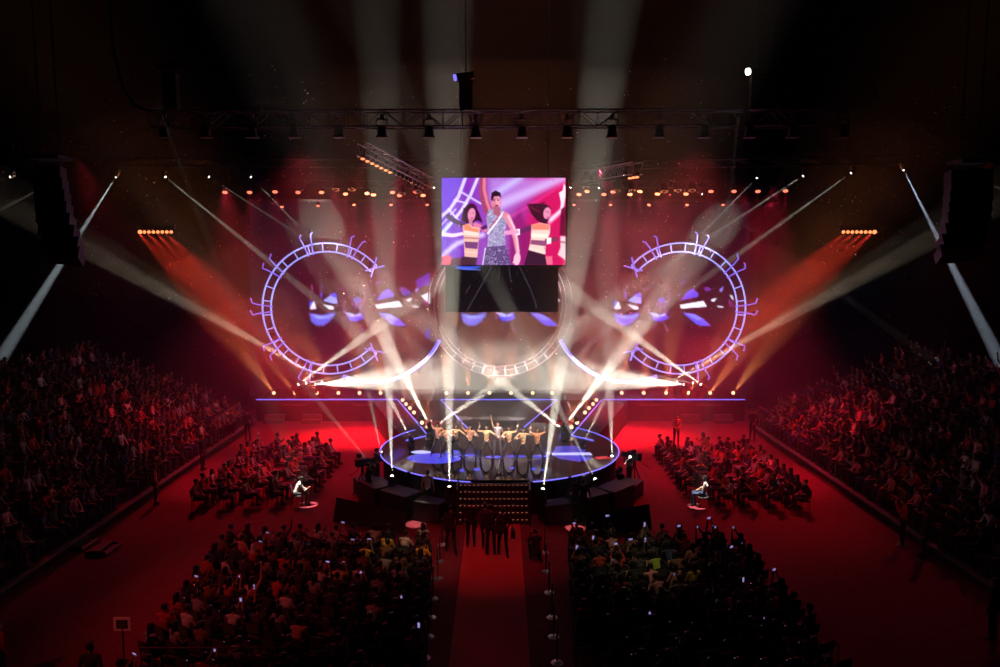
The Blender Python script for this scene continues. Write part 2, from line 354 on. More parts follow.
def picture(name, cv, to3d, parent, strength, m_name, refl=.006):
    h, w = cv.h, cv.w; vs = []
    for j in range(h):
        for i in range(w): vs.append(to3d(cv.X[j, i], cv.Y[j, i]))
    fs = [(j * w + i, (j + 1) * w + i, (j + 1) * w + i + 1, j * w + i + 1) for j in range(h - 1) for i in range(w - 1)]
    me = bpy.data.meshes.new(name); me.from_pydata(vs, [], fs)
    at = me.color_attributes.new('screen_image', 'FLOAT_COLOR', 'POINT')
    a = np.clip(cv.a, 0, 255) / 255; a = np.where(a <= .04045, a / 12.92, ((a + .055) / 1.055) ** 2.4)
    at.data.foreach_set('color', np.concatenate([a, np.ones((h, w, 1))], 2).reshape(-1).astype(np.float32))
    m = bpy.data.materials.new(m_name); m.use_nodes = True; nt = m.node_tree; b = nt.nodes['Principled BSDF']
    b.inputs['Base Color'].default_value = (refl, refl, refl, 1); b.inputs['Roughness'].default_value = .8; b.inputs['Specular IOR Level'].default_value = .1
    n_ = nt.nodes.new('ShaderNodeVertexColor'); n_.layer_name = 'screen_image'; nt.links.new(n_.outputs[0], b.inputs['Emission Color']); b.inputs['Emission Strength'].default_value = strength / EX
    m.cycles.emission_sampling = 'NONE'; me.materials.append(m)
    o = bpy.data.objects.new(name, me); C.objects.link(o); o.parent = parent; return o

# video wall behind the rear stage
lw = empty('video_wall', (0, 0, 0), label='wide dark video wall behind the rear stage showing blue glassy shapes', cat='screen')
a_ = P(247, 200, WALL_Y); b_ = P(753, 398, WALL_Y)
MB().box(((a_.x + b_.x) / 2, WALL_Y + .22, a_.z / 2 + .03), (b_.x - a_.x + .2, .4, a_.z + .06)).build('panel_casing', M_BLACK, lw)
cv = Canvas(250, 202, 750, 396, 1.0, (13, 4, 10))
for k, (x0, x1) in enumerate([(250, 431), (440, 560), (566, 750)]): pass
cv.ell(340, 300, 120, 90, (36, 9, 26), .8, 1.0); cv.ell(665, 300, 120, 90, (36, 9, 26), .8, 1.0); cv.ell(500, 330, 80, 60, (58, 28, 30), .8, 1.0)  # haze tint around the rings, painted into the wall picture
def glass(ox, clip):
    s = cv.a.copy()
    p = lambda pts: [(x / 6.667 + 600 + ox, y / 6.667 + 270) for x, y in pts]
    BL = (70, 66, 235); PB = (150, 160, 250); WH = (235, 232, 255)
    cv.poly(p([(92, 285), (170, 300), (262, 280), (262, 300), (232, 340), (190, 372), (140, 372), (104, 345)]), (96, 104, 240), .9, 2.5)
    cv.poly(p([(110, 300), (200, 310), (250, 300), (215, 320), (150, 325)]), (170, 180, 255), .8, 2.0)
    cv.poly(p([(100, 235), (125, 205), (140, 260), (96, 262)]), WH, .95); cv.poly(p([(92, 215), (112, 200), (104, 240), (92, 250)]), BL)
    cv.poly(p([(182, 205), (235, 168), (275, 180), (280, 225), (240, 222)]), PB, .95); cv.poly(p([(225, 165), (262, 150), (280, 170), (270, 185)]), BL)
    cv.poly(p([(182, 228), (255, 242), (256, 264), (222, 262)]), WH, .95); cv.poly(p([(162, 150), (180, 152), (176, 185), (166, 188)]), (88, 60, 200))
    cv.poly(p([(340, 290), (375, 300), (440, 285), (460, 320), (410, 345), (360, 340)]), BL, .95, 1.5); cv.poly(p([(330, 284), (372, 286), (400, 300), (438, 284), (436, 305), (380, 315), (345, 302)]), (190, 200, 255), .9)
    cv.poly(p([(385, 190), (420, 180), (440, 205), (410, 225), (388, 212)]), BL, .8)
    cv.line(p([(440, 200), (430, 250), (440, 280)]), 2.2, (90, 50, 120)); cv.line(p([(400, 235), (395, 270)]), 3, (60, 20, 70))
    cv.poly(p([(538, 205), (580, 145), (620, 122), (658, 160), (650, 180), (600, 190)]), (92, 72, 228), .95); cv.poly(p([(532, 232), (690, 205), (714, 245), (540, 258)]), WH, 1)
    cv.poly(p([(550, 285), (625, 290), (690, 325), (740, 372), (680, 374), (640, 362)]), (92, 84, 245), .95, 1.5); cv.poly(p([(560, 285), (640, 300), (690, 330), (650, 335)]), (140, 140, 255), .7)
    cv.poly(p([(692, 120), (720, 112), (748, 130), (705, 146)]), (112, 44, 160), .9); cv.poly(p([(796, 132), (822, 110), (818, 135), (804, 150)]), (150, 130, 250), .9)
    cv.poly(p([(738, 196), (780, 186), (760, 212), (745, 210)]), WH, .95); cv.poly(p([(780, 238), (825, 242), (820, 250), (785, 248)]), WH, .95); cv.poly(p([(862, 166), (884, 168), (894, 205), (880, 196)]), WH, .8)
    cv.poly(p([(530, 90), (580, 62), (575, 75), (540, 98)]), (110, 60, 190), .9); cv.poly(p([(850, 190), (885, 210), (888, 250), (860, 240)]), (120, 30, 110), .8); cv.poly(p([(515, 165), (536, 158), (528, 176)]), (160, 120, 240), .9)
    for q in ([(108, 100), (114, 150)], [(180, 95), (165, 140)], [(275, 115), (298, 132)], [(580, 45), (620, 15)], [(440, 95), (450, 115)], [(372, 350), (360, 400)], [(430, 360), (450, 410)], [(325, 210), (318, 260)], [(470, 150), (455, 210)], [(480, 295), (470, 310)]):
        cv.line(p(q), .9, (170, 120, 190), .7)
    rnd = random.Random(5)
    for _ in range(26): x = rnd.uniform(300, 470); y = rnd.gauss(230, 60); cv.ell(x / 6.667 + 600 + ox, y / 6.667 + 270, 1.1, 1.1, (150, 90, 190), .7, 1)
    m = (cv.X < clip[0]) | (cv.X > clip[1]); cv.a[m] = s[m]
glass(0, (604, 742)); glass(-304.5, (300, 430)); glass(-153, (441, 559))
cv.poly([(415, 281), (430, 272), (430, 285), (418, 288)], (84, 40, 170), .9); cv.poly([(401, 291), (408, 289), (412, 294), (403, 296)], (60, 50, 160)); cv.poly([(421, 296), (430, 292), (430, 304), (427, 302)], (235, 232, 255)); cv.poly([(425, 330), (430, 329), (430, 339), (425, 338)], (70, 40, 190), .8)
cv.line([(369, 290), (372, 276), (384, 268)], 1.2, (80, 40, 120), .7)
# faint outline drawings inside the discs
for cx in (328, 680):
    cv.line([(cx - 48, 320), (cx - 40, 327), (cx - 42, 338), (cx - 22, 346)], .8, (110, 50, 90), .6); cv.line([(cx - 44, 290), (cx - 42, 305), (cx - 38, 312)], .8, (110, 50, 90), .6); cv.line([(cx - 50, 262), (cx - 30, 246)], .8, (110, 50, 90), .5)
picture('screen_image', cv, lambda x, y: tuple(P(x, y, WALL_Y)), lw, 1.6, 'video_wall_picture')

# ladder-like rings of light
def ring(cx, cy, r0, r1, a0, a1, sgn, m, mp, Y, lab, prongs):
    c = P(cx, cy, Y); k = (P(cx + 100, cy, Y).x - c.x) / 100
    o = empty('light_ring', c, label=lab, cat='light ring', group='rings of light on the video wall')
    pt = lambda r, a, dy=0: (sgn * r * k * math.cos(math.radians(a)), dy, r * k * math.sin(math.radians(a)))
    for r in (r0, r1): MB().tube([pt(r, a0 + (a1 - a0) * i / 90) for i in range(91)], .058, 6).build('hoop', m, o, smooth=True)
    nr = int((a1 - a0) / 13)
    for i in range(nr + 1):
        a = a0 + (a1 - a0) * i / nr; MB().cyl(pt(r0, a), pt(r1, a), .04, n=6).build('rung', m, o)
    for a in prongs:
        for d in (-3.6, 3.6):
            hook = 6 if 130 < a < 235 else 3
            pts = [pt(r0 - 2, a + d * .7), pt(r1 + 3, a + d * 1.0), pt(r1 + 10, a + d * 1.25), pt(r1 + 12, a + d * 1.25 + (hook if a > 180 else -hook) * .6)]
            MB().tube([(x, y - .08, z) for x, y, z in pts], .05, 6).build('prong', mp, o)
    for a in (a0, a1):
        s_ = 1 if a == a0 else -1
        for d in (-5, 4): MB().tube([pt(r0 - 3, a + d, -.08), pt(r1 + 6, a - d, -.08)], .06, 6).build('prong', mp, o)
    for a in (90, 180, 270): p_ = pt((r0 + r1) / 2, a); MB().cyl(p_, (p_[0], .36, p_[2]), .05, n=6).build('wall_bracket', M_METAL, o)
    return o
RY = WALL_Y - .35
ring(328, 309, 57, 65.5, 41, 317, 1, M_RING, M_PRONG, RY, 'pale blue ladder ring of light, open towards the hanging screen, left', [66, 106, 143, 180, 214, 250])
ring(680, 309, 57, 65.5, 41, 317, -1, M_RING, M_PRONG, RY, 'pale blue ladder ring of light, open towards the hanging screen, right', [66, 106, 143, 180, 214, 250])
# dim centre ring seen below the hanging panel
c = P(500, 305, RY); k = (P(600, 305, RY).x - c.x) / 100
o = empty('light_ring', c, label='dim violet ring outline behind the hanging screens at the centre', cat='light ring', group='rings of light on the video wall')
for r in (62, 66, 72):
    MB().tube([(r * k * math.cos(math.radians(a)), 0, r * k * math.sin(math.radians(a))) for a in range(130, 411, 4)], .04, 6).build('hoop', M_DIMR, o)
for a in (150, 270, 30): a = math.radians(a); MB().cyl((66 * k * math.cos(a), 0, 66 * k * math.sin(a)), (66 * k * math.cos(a), .36, 66 * k * math.sin(a)), .05, n=6).build('wall_bracket', M_METAL, o)
for i in range(16):
    a = math.radians(200 + i * 9.3); MB().cyl((62 * k * math.cos(a), 0, 62 * k * math.sin(a)), (72 * k * math.cos(a), 0, 72 * k * math.sin(a)), .035, n=6).build('rung', M_DIMR, o)
for s in (-1, 1):
    c = P(500 + s * 129, 307, RY - .25); k = (P(c.x, 307, RY).x and (P(600, 307, RY - .25).x - P(500, 307, RY - .25).x) / 100)
    pts = [(-s * 76 * k * math.cos(math.radians(a)), 0, -76 * k * math.sin(math.radians(a))) for a in range(26, 116, 3)]
    o = MB().tube(pts, .125, 8).build('light_arc', M_ARC, loc=c, smooth=True)
    tag(o, 'thick blue arc of light curving under the %s glass shapes' % ('left' if s < 0 else 'right'), 'light arc', 'blue arcs of light')

# hanging screens
HS = 40.0
hs = empty('hanging_screen', (0, 0, 0), label='bright hanging video screen showing a performer with a raised arm and dancers', cat='screen')
a_ = P(441.5, 177.5, HS); b_ = P(566.5, 265.7, HS)
MB().box(((a_.x + b_.x) / 2, HS + .2, (a_.z + b_.z) / 2), (b_.x - a_.x + .06, .36, a_.z - b_.z + .06)).build('casing', M_BLACK, hs)
for s in (.15, .85): x = a_.x + (b_.x - a_.x) * s; MB().cyl((x, HS + .25, a_.z), (x, HS + .25, 30), .03).build('hanging_cable', M_METAL, hs)
cv = Canvas(12, 20, 882, 632, 3.4, (150, 70, 150))
X, Y = cv.X, cv.Y
t = np.clip((X - 12) / 870, 0, 1)[..., None]; v = np.clip((Y - 20) / 612, 0, 1)[..., None]
cv.a = (1 - t) * np.array([98, 40, 196]) + t * np.array([206, 18, 88])
m = np.exp(-((X - 420) / 190) ** 2)[..., None]; cv.a = cv.a * (1 - .55 * m) + np.array([150, 110, 190]) * .55 * m
cv.poly([(12, 20), (160, 20), (60, 230), (12, 270)], (96, 40, 200), .95, 8); cv.poly([(880, 60), (880, 630), (600, 630), (560, 420), (700, 120)], (196, 14, 84), .75, 90)
cv.poly([(500, 320), (560, 250), (640, 420), (620, 632), (480, 632)], (130, 20, 96), .8, 40)
cv.poly([(350, 20), (880, 20), (880, 40), (430, 260), (340, 230)], (176, 130, 215), .75, 60); cv.line([(400, 215), (860, 20)], 60, (214, 196, 245), .55, 40); cv.line([(390, 130), (560, 20)], 40, (196, 200, 250), .7, 40)
cv.line([(470, 310), (880, 60)], 14, (236, 60, 150), .5, 14)
for w, c, pts in [(24, (206, 196, 255), [(178, 20), (130, 150), (70, 240), (12, 290)]), (22, (210, 200, 255), [(265, 20), (215, 140), (150, 250), (60, 360), (12, 410)]), (14, (200, 190, 255), [(150, 120), (285, 200)]), (12, (220, 210, 255), [(60, 240), (140, 330)]), (12, (216, 205, 255), [(100, 175), (190, 200), (150, 250)]), (10, (210, 200, 255), [(12, 350), (110, 240)])]: cv.line(pts, w, c, .95, 8)
cv.line([(12, 570), (120, 480), (300, 420)], 34, (220, 222, 255), .75, 26); cv.line([(12, 420), (60, 350)], 30, (190, 210, 255), .7, 20)
cv.poly([(12, 575), (60, 560), (90, 590), (80, 632), (12, 632)], (250, 80, 96), .9, 14); cv.poly([(80, 590), (200, 570), (260, 632), (70, 632)], (70, 20, 40), .9, 12); cv.poly([(730, 570), (790, 570), (790, 630), (740, 630)], (240, 120, 140), .8, 10)
SK = (226, 140, 160); SKL = (250, 196, 214); SKD = (150, 60, 96)
# first dancer
cv.line([(55, 290), (100, 320), (165, 355)], 34, (60, 20, 84), 1, 6); cv.line([(12, 415), (90, 425), (160, 412)], 30, (246, 214, 240), .95, 8, 22); cv.line([(250, 350), (320, 385)], 34, (214, 110, 150), 1, 8); cv.line([(300, 372), (370, 350)], 26, (80, 30, 96), 1, 8)
cv.ell(212, 272, 50, 74, (58, 12, 48), 1, .15, 12); cv.poly([(165, 230), (150, 320), (190, 340), (265, 320), (300, 335), (268, 250)], (52, 10, 44), 1, 6); cv.ell(222, 278, 27, 46, (220, 132, 170), 1, .2, 8)
cv.ell(212, 268, 6, 3, (60, 20, 50), .9, .5); cv.ell(234, 268, 6, 3, (60, 20, 50), .9, .5); cv.ell(226, 302, 9, 4, (190, 40, 80), 1, .5); cv.line([(214, 315), (216, 345)], 26, (190, 110, 140), 1, 5)
cv.poly([(158, 355), (200, 340), (230, 362), (280, 372), (272, 460), (262, 580), (172, 574), (168, 470)], (222, 172, 160), 1, 5)
cv.poly([(165, 350), (200, 345), (225, 372), (270, 380), (268, 405), (170, 385)], (240, 128, 96), 1, 8); cv.poly([(168, 388), (272, 405), (268, 430), (168, 420)], (232, 208, 200), .9, 5); cv.poly([(172, 468), (268, 472), (262, 520), (178, 512)], (110, 50, 110), 1, 6)
cv.line([(168, 440), (270, 446)], 8, (150, 80, 90), .8, 5); cv.line([(176, 540), (262, 548)], 8, (250, 200, 190), .8, 5)
cv.poly([(165, 574), (265, 582), (250, 632), (150, 632)], (70, 36, 52), 1, 5)
# lead
cv.line([(305, 20), (300, 90), (312, 170), (340, 250)], 46, SKD, 1, 8, 62); cv.line([(312, 20), (310, 100), (330, 190), (352, 250)], 22, (224, 120, 150), .9, 12)
cv.poly([(340, 245), (380, 235), (420, 240), (470, 265), (470, 330), (455, 400), (458, 500), (330, 520), (338, 420), (325, 300)], (150, 140, 178), 1, 6)
rnd = random.Random(3)
for _ in range(240):
    x = rnd.uniform(335, 462); y = rnd.uniform(260, 505); cv.ell(x, y, 5, 4, rnd.choice([(214, 208, 232), (96, 84, 126), (190, 170, 210)]), .6, .6)
cv.line([(445, 262), (400, 330), (335, 410)], 12, (240, 236, 250), .9, 5); cv.line([(420, 275), (350, 370)], 8, (190, 40, 90), .8, 6); cv.poly([(440, 262), (475, 262), (475, 300), (440, 300)], (232, 90, 130), .7, 10)
cv.poly([(330, 505), (455, 495), (480, 560), (500, 632), (300, 632), (305, 560)], (96, 70, 122), 1, 6)
for _ in range(160):
    x = rnd.uniform(318, 480); y = rnd.uniform(515, 628); cv.ell(x, y, 4, 4, rnd.choice([(190, 176, 220), (50, 30, 70)]), .6, .6)
cv.line([(318, 515), (300, 630)], 9, (226, 222, 255), .8, 6)
cv.line([(470, 290), (508, 370), (528, 440), (545, 540)], 46, (212, 130, 150), 1, 8, 28); cv.line([(480, 290), (520, 370), (540, 450), (550, 540)], 16, SKL, .8, 10); cv.ell(541, 590, 24, 46, (244, 180, 200), 1, .25, 8); cv.line([(528, 600), (515, 615)], 10, (244, 180, 200), 1, 4)
cv.line([(398, 230), (400, 262)], 48, (166, 84, 110), 1, 6); cv.ell(395, 192, 34, 56, (208, 118, 144), 1, .15); cv.ell(408, 195, 16, 40, (244, 172, 192), .5, .6)
cv.poly([(358, 170), (362, 125), (390, 108), (425, 125), (430, 165), (418, 148), (380, 150), (366, 185)], (40, 14, 34), 1, 5)
cv.ell(380, 180, 7, 3, (50, 16, 40), 1, .5); cv.ell(408, 178, 7, 3, (50, 16, 40), 1, .5); cv.line([(372, 172), (388, 170)], 4, (50, 16, 40), .9, 3); cv.line([(400, 168), (416, 170)], 4, (50, 16, 40), .9, 3)
cv.ell(397, 232, 24, 16, (130, 60, 90), .6, .7); cv.ell(399, 214, 10, 6, (120, 30, 60), .9, .5); cv.line([(400, 180), (403, 202)], 6, (240, 160, 180), .6, 5)
# third dancer, hair flying
cv.line([(640, 370), (560, 400)], 40, (96, 34, 86), 1, 8, 26); cv.poly([(535, 380), (560, 378), (562, 420), (535, 425)], (250, 236, 248), 1, 4); cv.line([(465, 405), (540, 400)], 30, (240, 150, 190), .95, 6)
cv.line([(770, 320), (820, 280), (860, 240), (870, 130)], 44, (240, 130, 176), 1, 8, 24); cv.line([(778, 315), (850, 250), (872, 100)], 16, (255, 214, 232), .9, 8); cv.poly([(835, 125), (862, 108), (870, 60), (882, 80), (882, 150), (860, 240)], (252, 214, 232), 1, 5)
cv.poly([(612, 205), (680, 200), (745, 205), (778, 230), (770, 300), (740, 345), (680, 320), (640, 270)], (60, 12, 34), 1, 8); cv.line([(620, 215), (700, 260)], 12, (110, 30, 50), .8, 8); cv.line([(700, 205), (735, 190)], 8, (70, 16, 40), .9, 6)
cv.ell(752, 268, 26, 42, (222, 132, 168), 1, .2, 10); cv.poly([(722, 305), (760, 312), (756, 335), (715, 335)], (60, 16, 44), 1, 8); cv.ell(756, 296, 8, 4, (180, 50, 90), .9, .5); cv.ell(748, 258, 6, 3, (60, 20, 50), 1, .5); cv.ell(764, 262, 5, 3, (60, 20, 50), 1, .5)
cv.poly([(642, 350), (700, 335), (775, 350), (772, 410), (745, 470), (738, 560), (622, 528), (640, 440)], (232, 196, 190), 1, 5)
cv.poly([(642, 350), (700, 338), (772, 352), (768, 385), (645, 385)], (238, 124, 110), 1, 8); cv.poly([(640, 410), (762, 415), (755, 440), (640, 436)], (250, 230, 210), .9, 6); cv.poly([(640, 455), (748, 462), (742, 500), (634, 486)], (140, 70, 110), 1, 6); cv.line([(630, 515), (740, 545)], 10, (246, 214, 200), .8, 5)
cv.line([(752, 460), (815, 450)], 30, (120, 50, 80), 1, 8); cv.poly([(750, 440), (782, 440), (780, 482), (750, 486)], (252, 240, 246), 1, 5); cv.poly([(620, 528), (738, 560), (750, 632), (590, 632)], (52, 20, 44), 1, 6)
cv.poly([(850, 240), (882, 220), (882, 430), (840, 420)], (90, 6, 44), .9, 10); cv.poly([(845, 430), (882, 430), (882, 600), (826, 560), (846, 510)], (230, 200, 206), .95, 8); cv.line([(846, 470), (880, 474)], 12, (150, 80, 100), .8, 6)
picture('screen_image', cv, lambda x, y: tuple(P(440 + x / 7.023, 175 + y / 7.023, HS)), hs, 1.45, 'hanging_screen_picture', .01)

hp = empty('dark_screen', (0, 0, 0), label='dark panel hanging just below the bright video screen', cat='screen')
a_ = P(445.5, 262, 41.2); b_ = P(558, 312, 41.2)
MB().box(((a_.x + b_.x) / 2, 41.35, (a_.z + b_.z) / 2), (b_.x - a_.x, .28, a_.z - b_.z)).build('casing', mat('screen_black', (.006, .006, .006), .9), hp)
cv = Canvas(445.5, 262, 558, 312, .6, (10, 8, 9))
for q in ([(492, 266), (467, 311)], [(519, 266), (531, 290), (537, 308)], [(500, 266), (498, 280)], [(509, 266), (511, 282)], [(470, 286), (466, 293)]): cv.line(q, .8, (86, 74, 92), .7, .7)  # light-catching cables drawn as faint glowing lines on the panel
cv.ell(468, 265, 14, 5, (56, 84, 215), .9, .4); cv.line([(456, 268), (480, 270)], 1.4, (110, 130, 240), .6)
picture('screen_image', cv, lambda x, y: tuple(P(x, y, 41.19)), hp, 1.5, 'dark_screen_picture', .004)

# ------------------------------------------------------------------ trusses
def truss(name, a, b, sec, lab, step=.8, m=M_METAL, group=None, hang=()):
    a, b = Vector(a), Vector(b); o = empty(name, a, label=lab, cat='truss', group=group)
    d = b - a; L = d.length; d = d / L; up = Vector((0, 0, 1)); w = d.cross(up).normalized(); up = w.cross(d).normalized()
    cs = [w * sec / 2 + up * 0, -w * sec / 2 + up * 0, w * sec / 2 - up * sec, -w * sec / 2 - up * sec]
    for c_ in cs: MB().cyl(c_, c_ + d * L, .032, n=6).build('chord', m, o)
    nn = max(2, int(L / step))
    bb = MB()
    for i in range(nn):
        p, q = d * (L * i / nn), d * (L * (i + 1) / nn)
        for u, v_ in ((0, 2), (1, 3), (0, 1), (2, 3)):
            if i % 2: u, v_ = v_, u
            bb.cyl(cs[u] + p, cs[v_] + q, .02, n=5)
        for u, v_ in ((0, 2), (1, 3)): bb.cyl(cs[u] + p, cs[v_] + p, .016, n=5)
    bb.build('bracing', m, o)
    for x in hang: MB().cyl(d * (L * x), d * (L * x) + Vector((0, 0, 30 - a.z)), .015, n=5).build('hanging_cable', M_METAL, o)
    return o
truss('lighting_truss', P(152, 112, FT_Y), P(850, 110, FT_Y), .62, 'long black front truss spanning high above the stage stairs', .75, hang=(.08, .45, .88))
truss('lighting_truss', P(108, 158, 42), P(440, 160, 42), .42, 'thin rear truss high on the left carrying white beam lights', .9, M_METAL)
truss('lighting_truss', P(570, 162, 42), P(905, 156, 42), .42, 'thin rear truss high on the right carrying white beam lights', .9, M_METAL)
truss('lighting_truss', P(-60, 160, 42), P(66, 158, 42), .42, 'short rear truss at the far left edge with two beam lights', .9, M_METAL)
truss('lighting_truss', P(960, 157, 42), P(1060, 157, 42), .42, 'short rear truss at the far right edge with one beam light', .9, M_METAL)
truss('lighting_truss', P(290, 180, 43), P(438, 181, 43), .40, 'short rear truss beside the hanging screen on the left, above red lamps', .6)
truss('lighting_truss', P(570, 180, 43), P(715, 180, 43), .40, 'short rear truss beside the hanging screen on the right, above red lamps', .6)
# pods of batten lamps seen end on
def pod(a, b, lab, lit_n, lit_from):
    a, b = Vector(a), Vector(b); o = truss('lamp_pod', a, b, .55, lab, .5, M_ALU)
    o['category'] = 'light rig'
    d = b - a
    for i in range(16):
        c_ = d * ((i + .5) / 16) + Vector((0, -.35, -.6)); MB().box(c_, (.16, .16, .2)).build('lamp_cell', M_BLACK, o)
        if i < lit_n: MB().ell(c_ + Vector((-.02, -.06, -.12)), (.10, .07, .055), 8, 6).build('lens', M_ORG_L, o)
pod(P(362, 143, 35), P(428, 178, 41), 'slanting rig of small lamps under the front truss, left, orange at one end', 7, 0)
pod(P(638, 162, 35), P(588, 172, 41), 'slanting rig of small lamps under the front truss, right, orange at one end', 3, 0)
spot('pod_light', P(368, 153, 34.5), P(340, 230, 34.5), 30, 2600, RED); spot('pod_light', P(632, 168, 34.5), P(652, 240, 34.5), 30, 2600, RED)
# follow-spot seats / lamp masts standing on the front truss
for i, (x, yt) in enumerate([(172, 67), (466, 76), (756, 70)]):
    p = P(x, 111, FT_Y); t_ = P(x, yt, FT_Y); h = t_.z - p.z
    o = empty('follow_spot', (p.x, p.y, p.z + .03), label=['follow spot on a dark mast at the left end of the front truss', 'follow spot on a dark mast above the middle of the front truss', 'follow spot with a bright white lens on a mast, right part of front truss'][i], cat='spotlight', group='follow spots on the front truss')
    MB().box((0, 0, h * .42), (.52, .35, h * .84)).build('mast', M_BLACK, o)
    MB().cyl((-.38, -.15, h - .12), (.3, .05, h + .02), .15, n=12).build('lamp_housing', M_BLACK, o)
    MB().cyl((-.46, -.17, h - .14), (-.38, -.15, h - .12), .13, n=12).build('lens', M_WHITE_L if i == 2 else (M_NEON if i == 1 else M_BLACK), o)
    MB().cyl((0, 0, h), (0, 0, 30 - p.z), .02).build('hanging_cable', M_METAL, o)
# loose cable swooping from the ceiling to the truss
pts = [P(110, 0, FT_Y), P(114, 50, FT_Y), P(122, 85, FT_Y), P(134, 105, FT_Y), P(152, 112, FT_Y)]
tag(MB().tube([pts[0] + Vector((0, 0, 9.5))] + pts, .06, 6).build('power_cable', M_BLACK), 'thick black cable swooping down to the left end of the front truss', 'cable')

# ------------------------------------------------------------------ lamps
def head_geo(o, c, d, s, lens_m, r=.15, yoke=True, base='down', base_len=.34):
    """moving head: c = pivot (local), d = unit aim"""
    c, d = Vector(c), Vector(d).normalized(); sg = -1 if base == 'down' else 1
    side = d.cross(Vector((0, 0, 1)));  side = Vector((1, 0, 0)) if side.length < .1 else side.normalized()
    MB().cyl(c - d * .20 * s, c + d * .16 * s, r * .86 * s, r * s, n=14).build('lamp_head', M_BLACK, o, smooth=False)
    MB().ell(c + d * .145 * s, (r * .55 * s,) * 3, 12, 8).build('lens', lens_m, o, smooth=True)
    y = MB()
    bz = c + Vector((0, 0, sg * base_len * .62 * s))
    for q in (-1, 1):
        a = c + side * q * (r + .04) * s; y.bar(a, a + Vector((0, 0, sg * base_len * .62 * s)), .035 * s, .07 * s)
    y.bar(bz - side * (r + .05) * s, bz + side * (r + .05) * s, .05 * s, .05 * s); y.build('yoke', M_BLACK, o)
    MB().box(c + Vector((0, 0, sg * base_len * .85 * s)), (.36 * s, .30 * s, .16 * s)).build('base', M_BLACK, o)
def mover(px, py, z, aim_px, aimY, deg, power, color, lab, base='down', lens=M_WHITE_L, Y=None, s=1.0, group=None, dY=0, r=.15, support=None):
    c = P(px, py, Y) if Y else G(px, py, z)
    aim = P(aim_px[0], aim_px[1], (c.y if aimY is None else aimY)); d = (aim - c).normalized()
    bl = .34 * s * .93
    if base == 'down' and support is not None: bl = c.z - support - .001
    o = empty('moving_head', (c.x, c.y, c.z - (bl if base == 'down' else -bl)), label=lab, cat='stage light', group=group)
    lc = c - Vector(o.location) - d * .17 * s
    head_geo(o, lc, d, s, lens, r, base=base, base_len=.34)
    if base == 'down' and support is not None and bl > .5 * s:
        MB().box((0, 0, (bl - .34 * s) / 2), (.34 * s, .3 * s, max(.05, bl - .34 * s))).build('plinth', M_BLACK, o)
    spot('beam', c + d * (.13 * s), aim, deg * (1.5 if base == 'down' and deg < 12 else 1.15), power * (BK if base == 'down' else 13), color, .6, .0)
    return o
BK = 1.15
# clear bright beams from the stage floor; (px, py, lens height, aim, aim depth, angle, power)
fl = 'beam lights standing on and around the stage'
W2 = (1.0, .93, .76)
mover(449.5, 487, 1.42, (449, 380), 30, 5.2, 380000, W2, 'bright moving light left of the stage stairs, beaming straight up', support=.8, s=.9, Y=28.35, group=fl)
mover(543, 489, 1.42, (559, 380), 30, 5.2, 380000, W2, 'bright moving light right of the stage stairs, beaming up', support=.8, s=.9, Y=28.5, group=fl)
mover(392, 476, 1.34, (389, 380), 31, 4.8, 260000, W2, 'moving light on the left subwoofers beaming straight up', support=.95, s=.9, Y=30.2, group=fl)
mover(595, 479, 1.34, (567, 424), 31, 4.0, 90000, W2, 'moving light on the right subwoofers beaming up to the left', support=.95, s=.9, Y=30.2, group=fl)
mover(381, 452, 1.8, (369, 395), None, 4.2, 40000, W2, 'moving light at the left tip of the stage rim', support=SZ, s=.8, Y=33.4, group=fl)
mover(612, 456, 1.8, (610, 385), None, 6.0, 80000, W2, 'moving light at the right tip of the stage rim, beaming up', support=SZ, s=.8, Y=33.0, group=fl)
mover(371, 464, 1.0, (330, 415), 34.5, 3.0, 24000, W2, 'moving light beside the left camera crew with a thin slanting beam', support=0, s=.8, Y=32.6, group=fl)
mover(621, 468, 1.0, (655, 427), 33.5, 4.4, 50000, W2, 'moving light beside the right camera with a beam slanting outward', support=0, s=.8, Y=32.0, group=fl)
mover(429, 424, 1.9, (406, 380), 39.6, 6.0, 170000, W2, 'moving light at the stage back, left, with a thick beam leaning out', support=SZ, group=fl)
mover(566, 424, 1.9, (598, 382), 39.6, 6.0, 170000, W2, 'moving light at the stage back, right, with a thick beam leaning out', support=SZ, group=fl)
mover(432.5, 428, 1.9, (494, 386), 39.2, 5.2, 115000, W2, 'moving light at the left of the dancers, beam crossing over them', support=SZ, group=fl)
mover(564, 430, 1.9, (510, 388), 39.2, 5.2, 115000, W2, 'moving light at the right of the dancers, beam crossing over them', support=SZ, group=fl)
mover(422, 417, 1.9, (440, 380), 41, 3.2, 30000, W2, 'moving light on the left walkway with a thin inward beam', support=SZ, s=.8, group=fl)
mover(575, 418, 1.9, (560, 385), 41, 3.2, 30000, W2, 'moving light on the right walkway with a thin inward beam', support=SZ, s=.8, group=fl)
mover(410.5, 438, 1.8, (392, 403), 36.8, 4.4, 60000, W2, 'moving light at the left walkway tip with a beam leaning outward', support=SZ, s=.8, group=fl)
mover(584, 441, 1.8, (612, 385), 38, 3.6, 45000, W2, 'moving light at the right walkway tip with a beam leaning outward', support=SZ, s=.8, group=fl)
